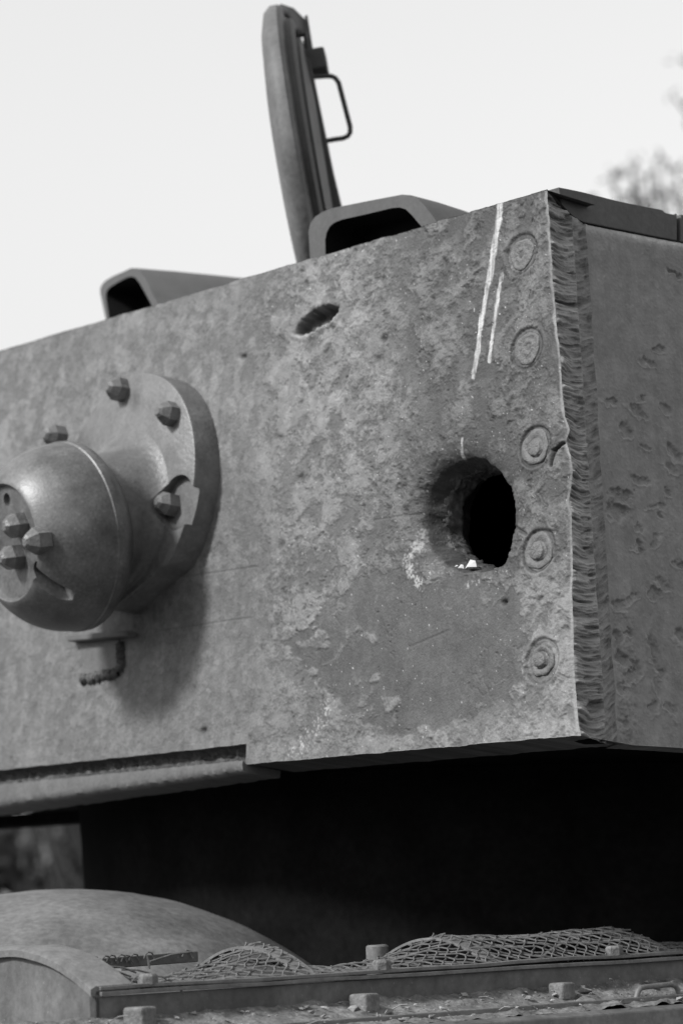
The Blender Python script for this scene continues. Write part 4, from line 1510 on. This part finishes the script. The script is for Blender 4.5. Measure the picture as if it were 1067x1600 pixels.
def hull_body():
    # deck behind the intake
    zdeck = 1.640
    mb = MB()
    b = I0.copy(); b[2] = zdeck - 0.03
    q = [b + d1 * 0.33 - d2 * 0.35, b + d1 * 3.0 - d2 * 0.35, b + d1 * 3.0 + d2 * 2.6, b + d1 * 0.33 + d2 * 2.6]
    mb.prism(q, Z * 0.03)
    mb.build('engine_deck', M['deck'], hull)
    mb = MB()
    q = [b + d1 * 0.02 - d2 * 0.30 - Z * 0.2, b + d1 * 3.0 - d2 * 0.30 - Z * 0.2, b + d1 * 3.0 + d2 * 2.6 - Z * 0.2, b + d1 * 0.02 + d2 * 2.6 - Z * 0.2]
    for p in q:
        p[2] = 0.45
    mb.prism(q, Z * (zdeck - 0.032 - 0.45 - 0.05))
    mb.build('hull_tub', M['canvas'], hull, bevel=0.03)
    # domed engine hatch
    cen = at_depth(104, 1500, 4.05); cen[2] = 1.655
    top = at_depth(108, 1389, 4.02)[2]
    H = top - cen[2]; R = 0.405
    nr, nth = 40, 120
    rr = np.linspace(0, 1, nr); th = np.linspace(0, 2 * math.pi, nth, endpoint=False)
    RR, TH = np.meshgrid(rr, th, indexing='ij')
    hz = H * (1 - RR ** 2.2) ** 1.0
    X = cen[0] + R * RR * np.cos(TH); Yv = cen[1] + R * RR * np.sin(TH)
    Zv = cen[2] + hz + 0.0025 * fbm(X * 14, Yv * 14, 801, 4)
    V = np.stack([X, Yv, Zv], -1).reshape(-1, 3)
    F = [(i * nth + k, i * nth + (k + 1) % nth, (i + 1) * nth + (k + 1) % nth, (i + 1) * nth + k) for i in range(nr - 1) for k in range(nth)]
    o = part('hatch_dome', V, np.array(F)[:, ::-1], M['dome'], hull, True)
    o['label'] = 'smooth domed bulge of the engine hatch'
    mb = MB(); mb.lathe(np.array([cen[0], cen[1], zdeck]), Z, [(R + 0.05, 0.0), (R + 0.05, 0.012), (R + 0.04, 0.017), (R - 0.01, 0.017)], 96)
    mb.build('hatch_flange', M['deck'], o, smooth=True)
    # low splash rail in the shade under the turret
    a = at_depth(440, 1463, 4.55); c = at_depth(512, 1464, 4.55)
    mb = MB(); mb.box(np.array([a[0] - 0.02, a[1], zdeck]), np.array([c[0] - a[0] + 0.02, 0.02, 0]), np.array([0, 0.012, 0]), Z * (a[2] - zdeck + 0.004))
    mb.build('splash_rail', M['rim'], hull, bevel=0.002)


hull_body()

# ================================================================== TREES AND SHRUBS
def leaves(centres, radii, count, size, rs, squash=0.8):
    """cloud of small leaf quads gathered in clumps"""
    V = []; n = 0
    w = np.array(radii) ** 2; w = w / w.sum()
    ci = rs.choice(len(centres), count, p=w)
    d = rs.normal(size=(count, 3)); d /= np.linalg.norm(d, axis=1)[:, None]
    rad = np.array(radii)[ci] * rs.random(count) ** 0.45
    pos = np.array(centres)[ci] + d * rad[:, None] * np.array([1, 1, squash])
    a = rs.normal(size=(count, 3)); a /= np.linalg.norm(a, axis=1)[:, None]
    b = np.cross(a, rs.normal(size=(count, 3))); b /= np.linalg.norm(b, axis=1)[:, None]
    s = size * rs.uniform(0.6, 1.3, count)[:, None]
    q = np.stack([pos - a * s, pos + b * s * 0.45, pos + a * s, pos - b * s * 0.45], 1).reshape(-1, 3)
    F = np.arange(count * 4).reshape(-1, 4)
    return q, F


def tree(name, base, height, crown_r, crown_base, nclump, count, leaf_size, mt, label, cat, seed, trunk_r=0.12, group=None, clumps=None):
    rs = np.random.default_rng(seed)
    base = np.array([base[0], base[1], -0.02])
    t = thing(name, label, cat, tuple(base), group)
    mb = MB()
    tip = base + np.array([rs.uniform(-0.3, 0.3), rs.uniform(-0.3, 0.3), height * 0.86])
    n = 10
    pts = [base + (tip - base) * (i / n) + np.array([0.05 * math.sin(i * 1.3 + seed), 0.05 * math.cos(i * 1.7), 0]) for i in range(n + 1)]
    mb.tube(pts, [trunk_r * (1.25 if i == 0 else 1) * (1 - 0.85 * i / n) for i in range(n + 1)], 10)
    cs = []; rr = []
    for k in range(nclump):
        zf = rs.uniform(0, 1)
        z = crown_base + (height - crown_base) * zf
        rmax = crown_r * math.sqrt(max(0.05, 1 - (2 * zf - 0.9) ** 2 / 1.25))
        an = rs.uniform(0, 2 * math.pi); r = rmax * math.sqrt(rs.uniform(0.1, 1)) * 0.85
        c = np.array([base[0] + r * math.cos(an), base[1] + r * math.sin(an), z - 0.1])
        cs.append(c); rr.append(crown_r * rs.uniform(0.16, 0.30))
    for c in (clumps or []):
        cs.append(np.array(c[:3])); rr.append(c[3])
    for c in cs:
        i = int(np.clip((c[2] - base[2]) / height * n * 0.75, 1, n - 1))
        mid = (pts[i] + c) / 2 + np.array([0, 0, 0.05])
        mb.tube([pts[i], mid, c], [trunk_r * 0.35, trunk_r * 0.2, trunk_r * 0.06], 6)
    mb.build('trunk', M['bark'], t, smooth=True)
    V, F = leaves(cs, rr, count, leaf_size, rs)
    part('crown', V, F, M[mt], t, False)
    return t


def px_at(x, y, Y):
    return tuple(at_depth(x, y, Y))


cl = []
for (x, y, r) in [(985, 262, 0.10), (955, 275, 0.10), (985, 290, 0.16), (1000, 300, 0.14), (1020, 250, 0.11), (1030, 300, 0.12), (1055, 262, 0.10), (1015, 322, 0.20), (1040, 318, 0.2),
                  (930, 312, 0.06), (1065, 300, 0.14), (975, 312, 0.12), (1012, 272, 0.10)]:
    cl.append((*px_at(x, y, 20.0), r))
tree('deciduous_tree', (2.35, 20.2), px_at(1010, 352, 20)[2], 1.5, 3.0, 46, 3000, 0.036, 'leaf2', 'leafy tree whose thin crown top shows just above the turret roof edge', 'tree', 21, group='trees behind the tank', clumps=cl)
cl = [(*px_at(1052, 152, 19.0), 0.06), (*px_at(1072, 95, 19.0), 0.12), (*px_at(1080, 140, 19.0), 0.12), (*px_at(1110, 110, 19.0), 0.22), (*px_at(1100, 180, 19.0), 0.18)]
tree('deciduous_tree', (4.5, 19.2), 9.2, 1.75, 3.4, 60, 4500, 0.038, 'leaf2', 'taller leafy tree reaching well above the turret roof', 'tree', 22, group='trees behind the tank', clumps=cl)
for k, (x, y, h, r, lab) in enumerate([(-2.15, 15.5, 3.3, 1.1, 'dense rounded shrub seen under the turret beside a pale trunk'),
                                       (-4.6, 16.8, 3.4, 1.3, 'spreading shrub standing apart beyond the gun mount side')]):
    tree('shrub', (x, y), h, r, 0.3, 70, 26000, 0.075, 'leaf2', lab, 'shrub', 40 + k, trunk_r=0.05, group='shrubs behind the tank')
# pale trunk seen in the gap under the turret
pt = at_depth(116, 1345, 13.0)
tree('pale_tree', (pt[0] + 0.02, 13.0), 3.55, 0.8, 2.85, 14, 2500, 0.05, 'leaf2', 'small tree with a pale trunk seen through the gap under the turret', 'tree', 50, trunk_r=0.055)
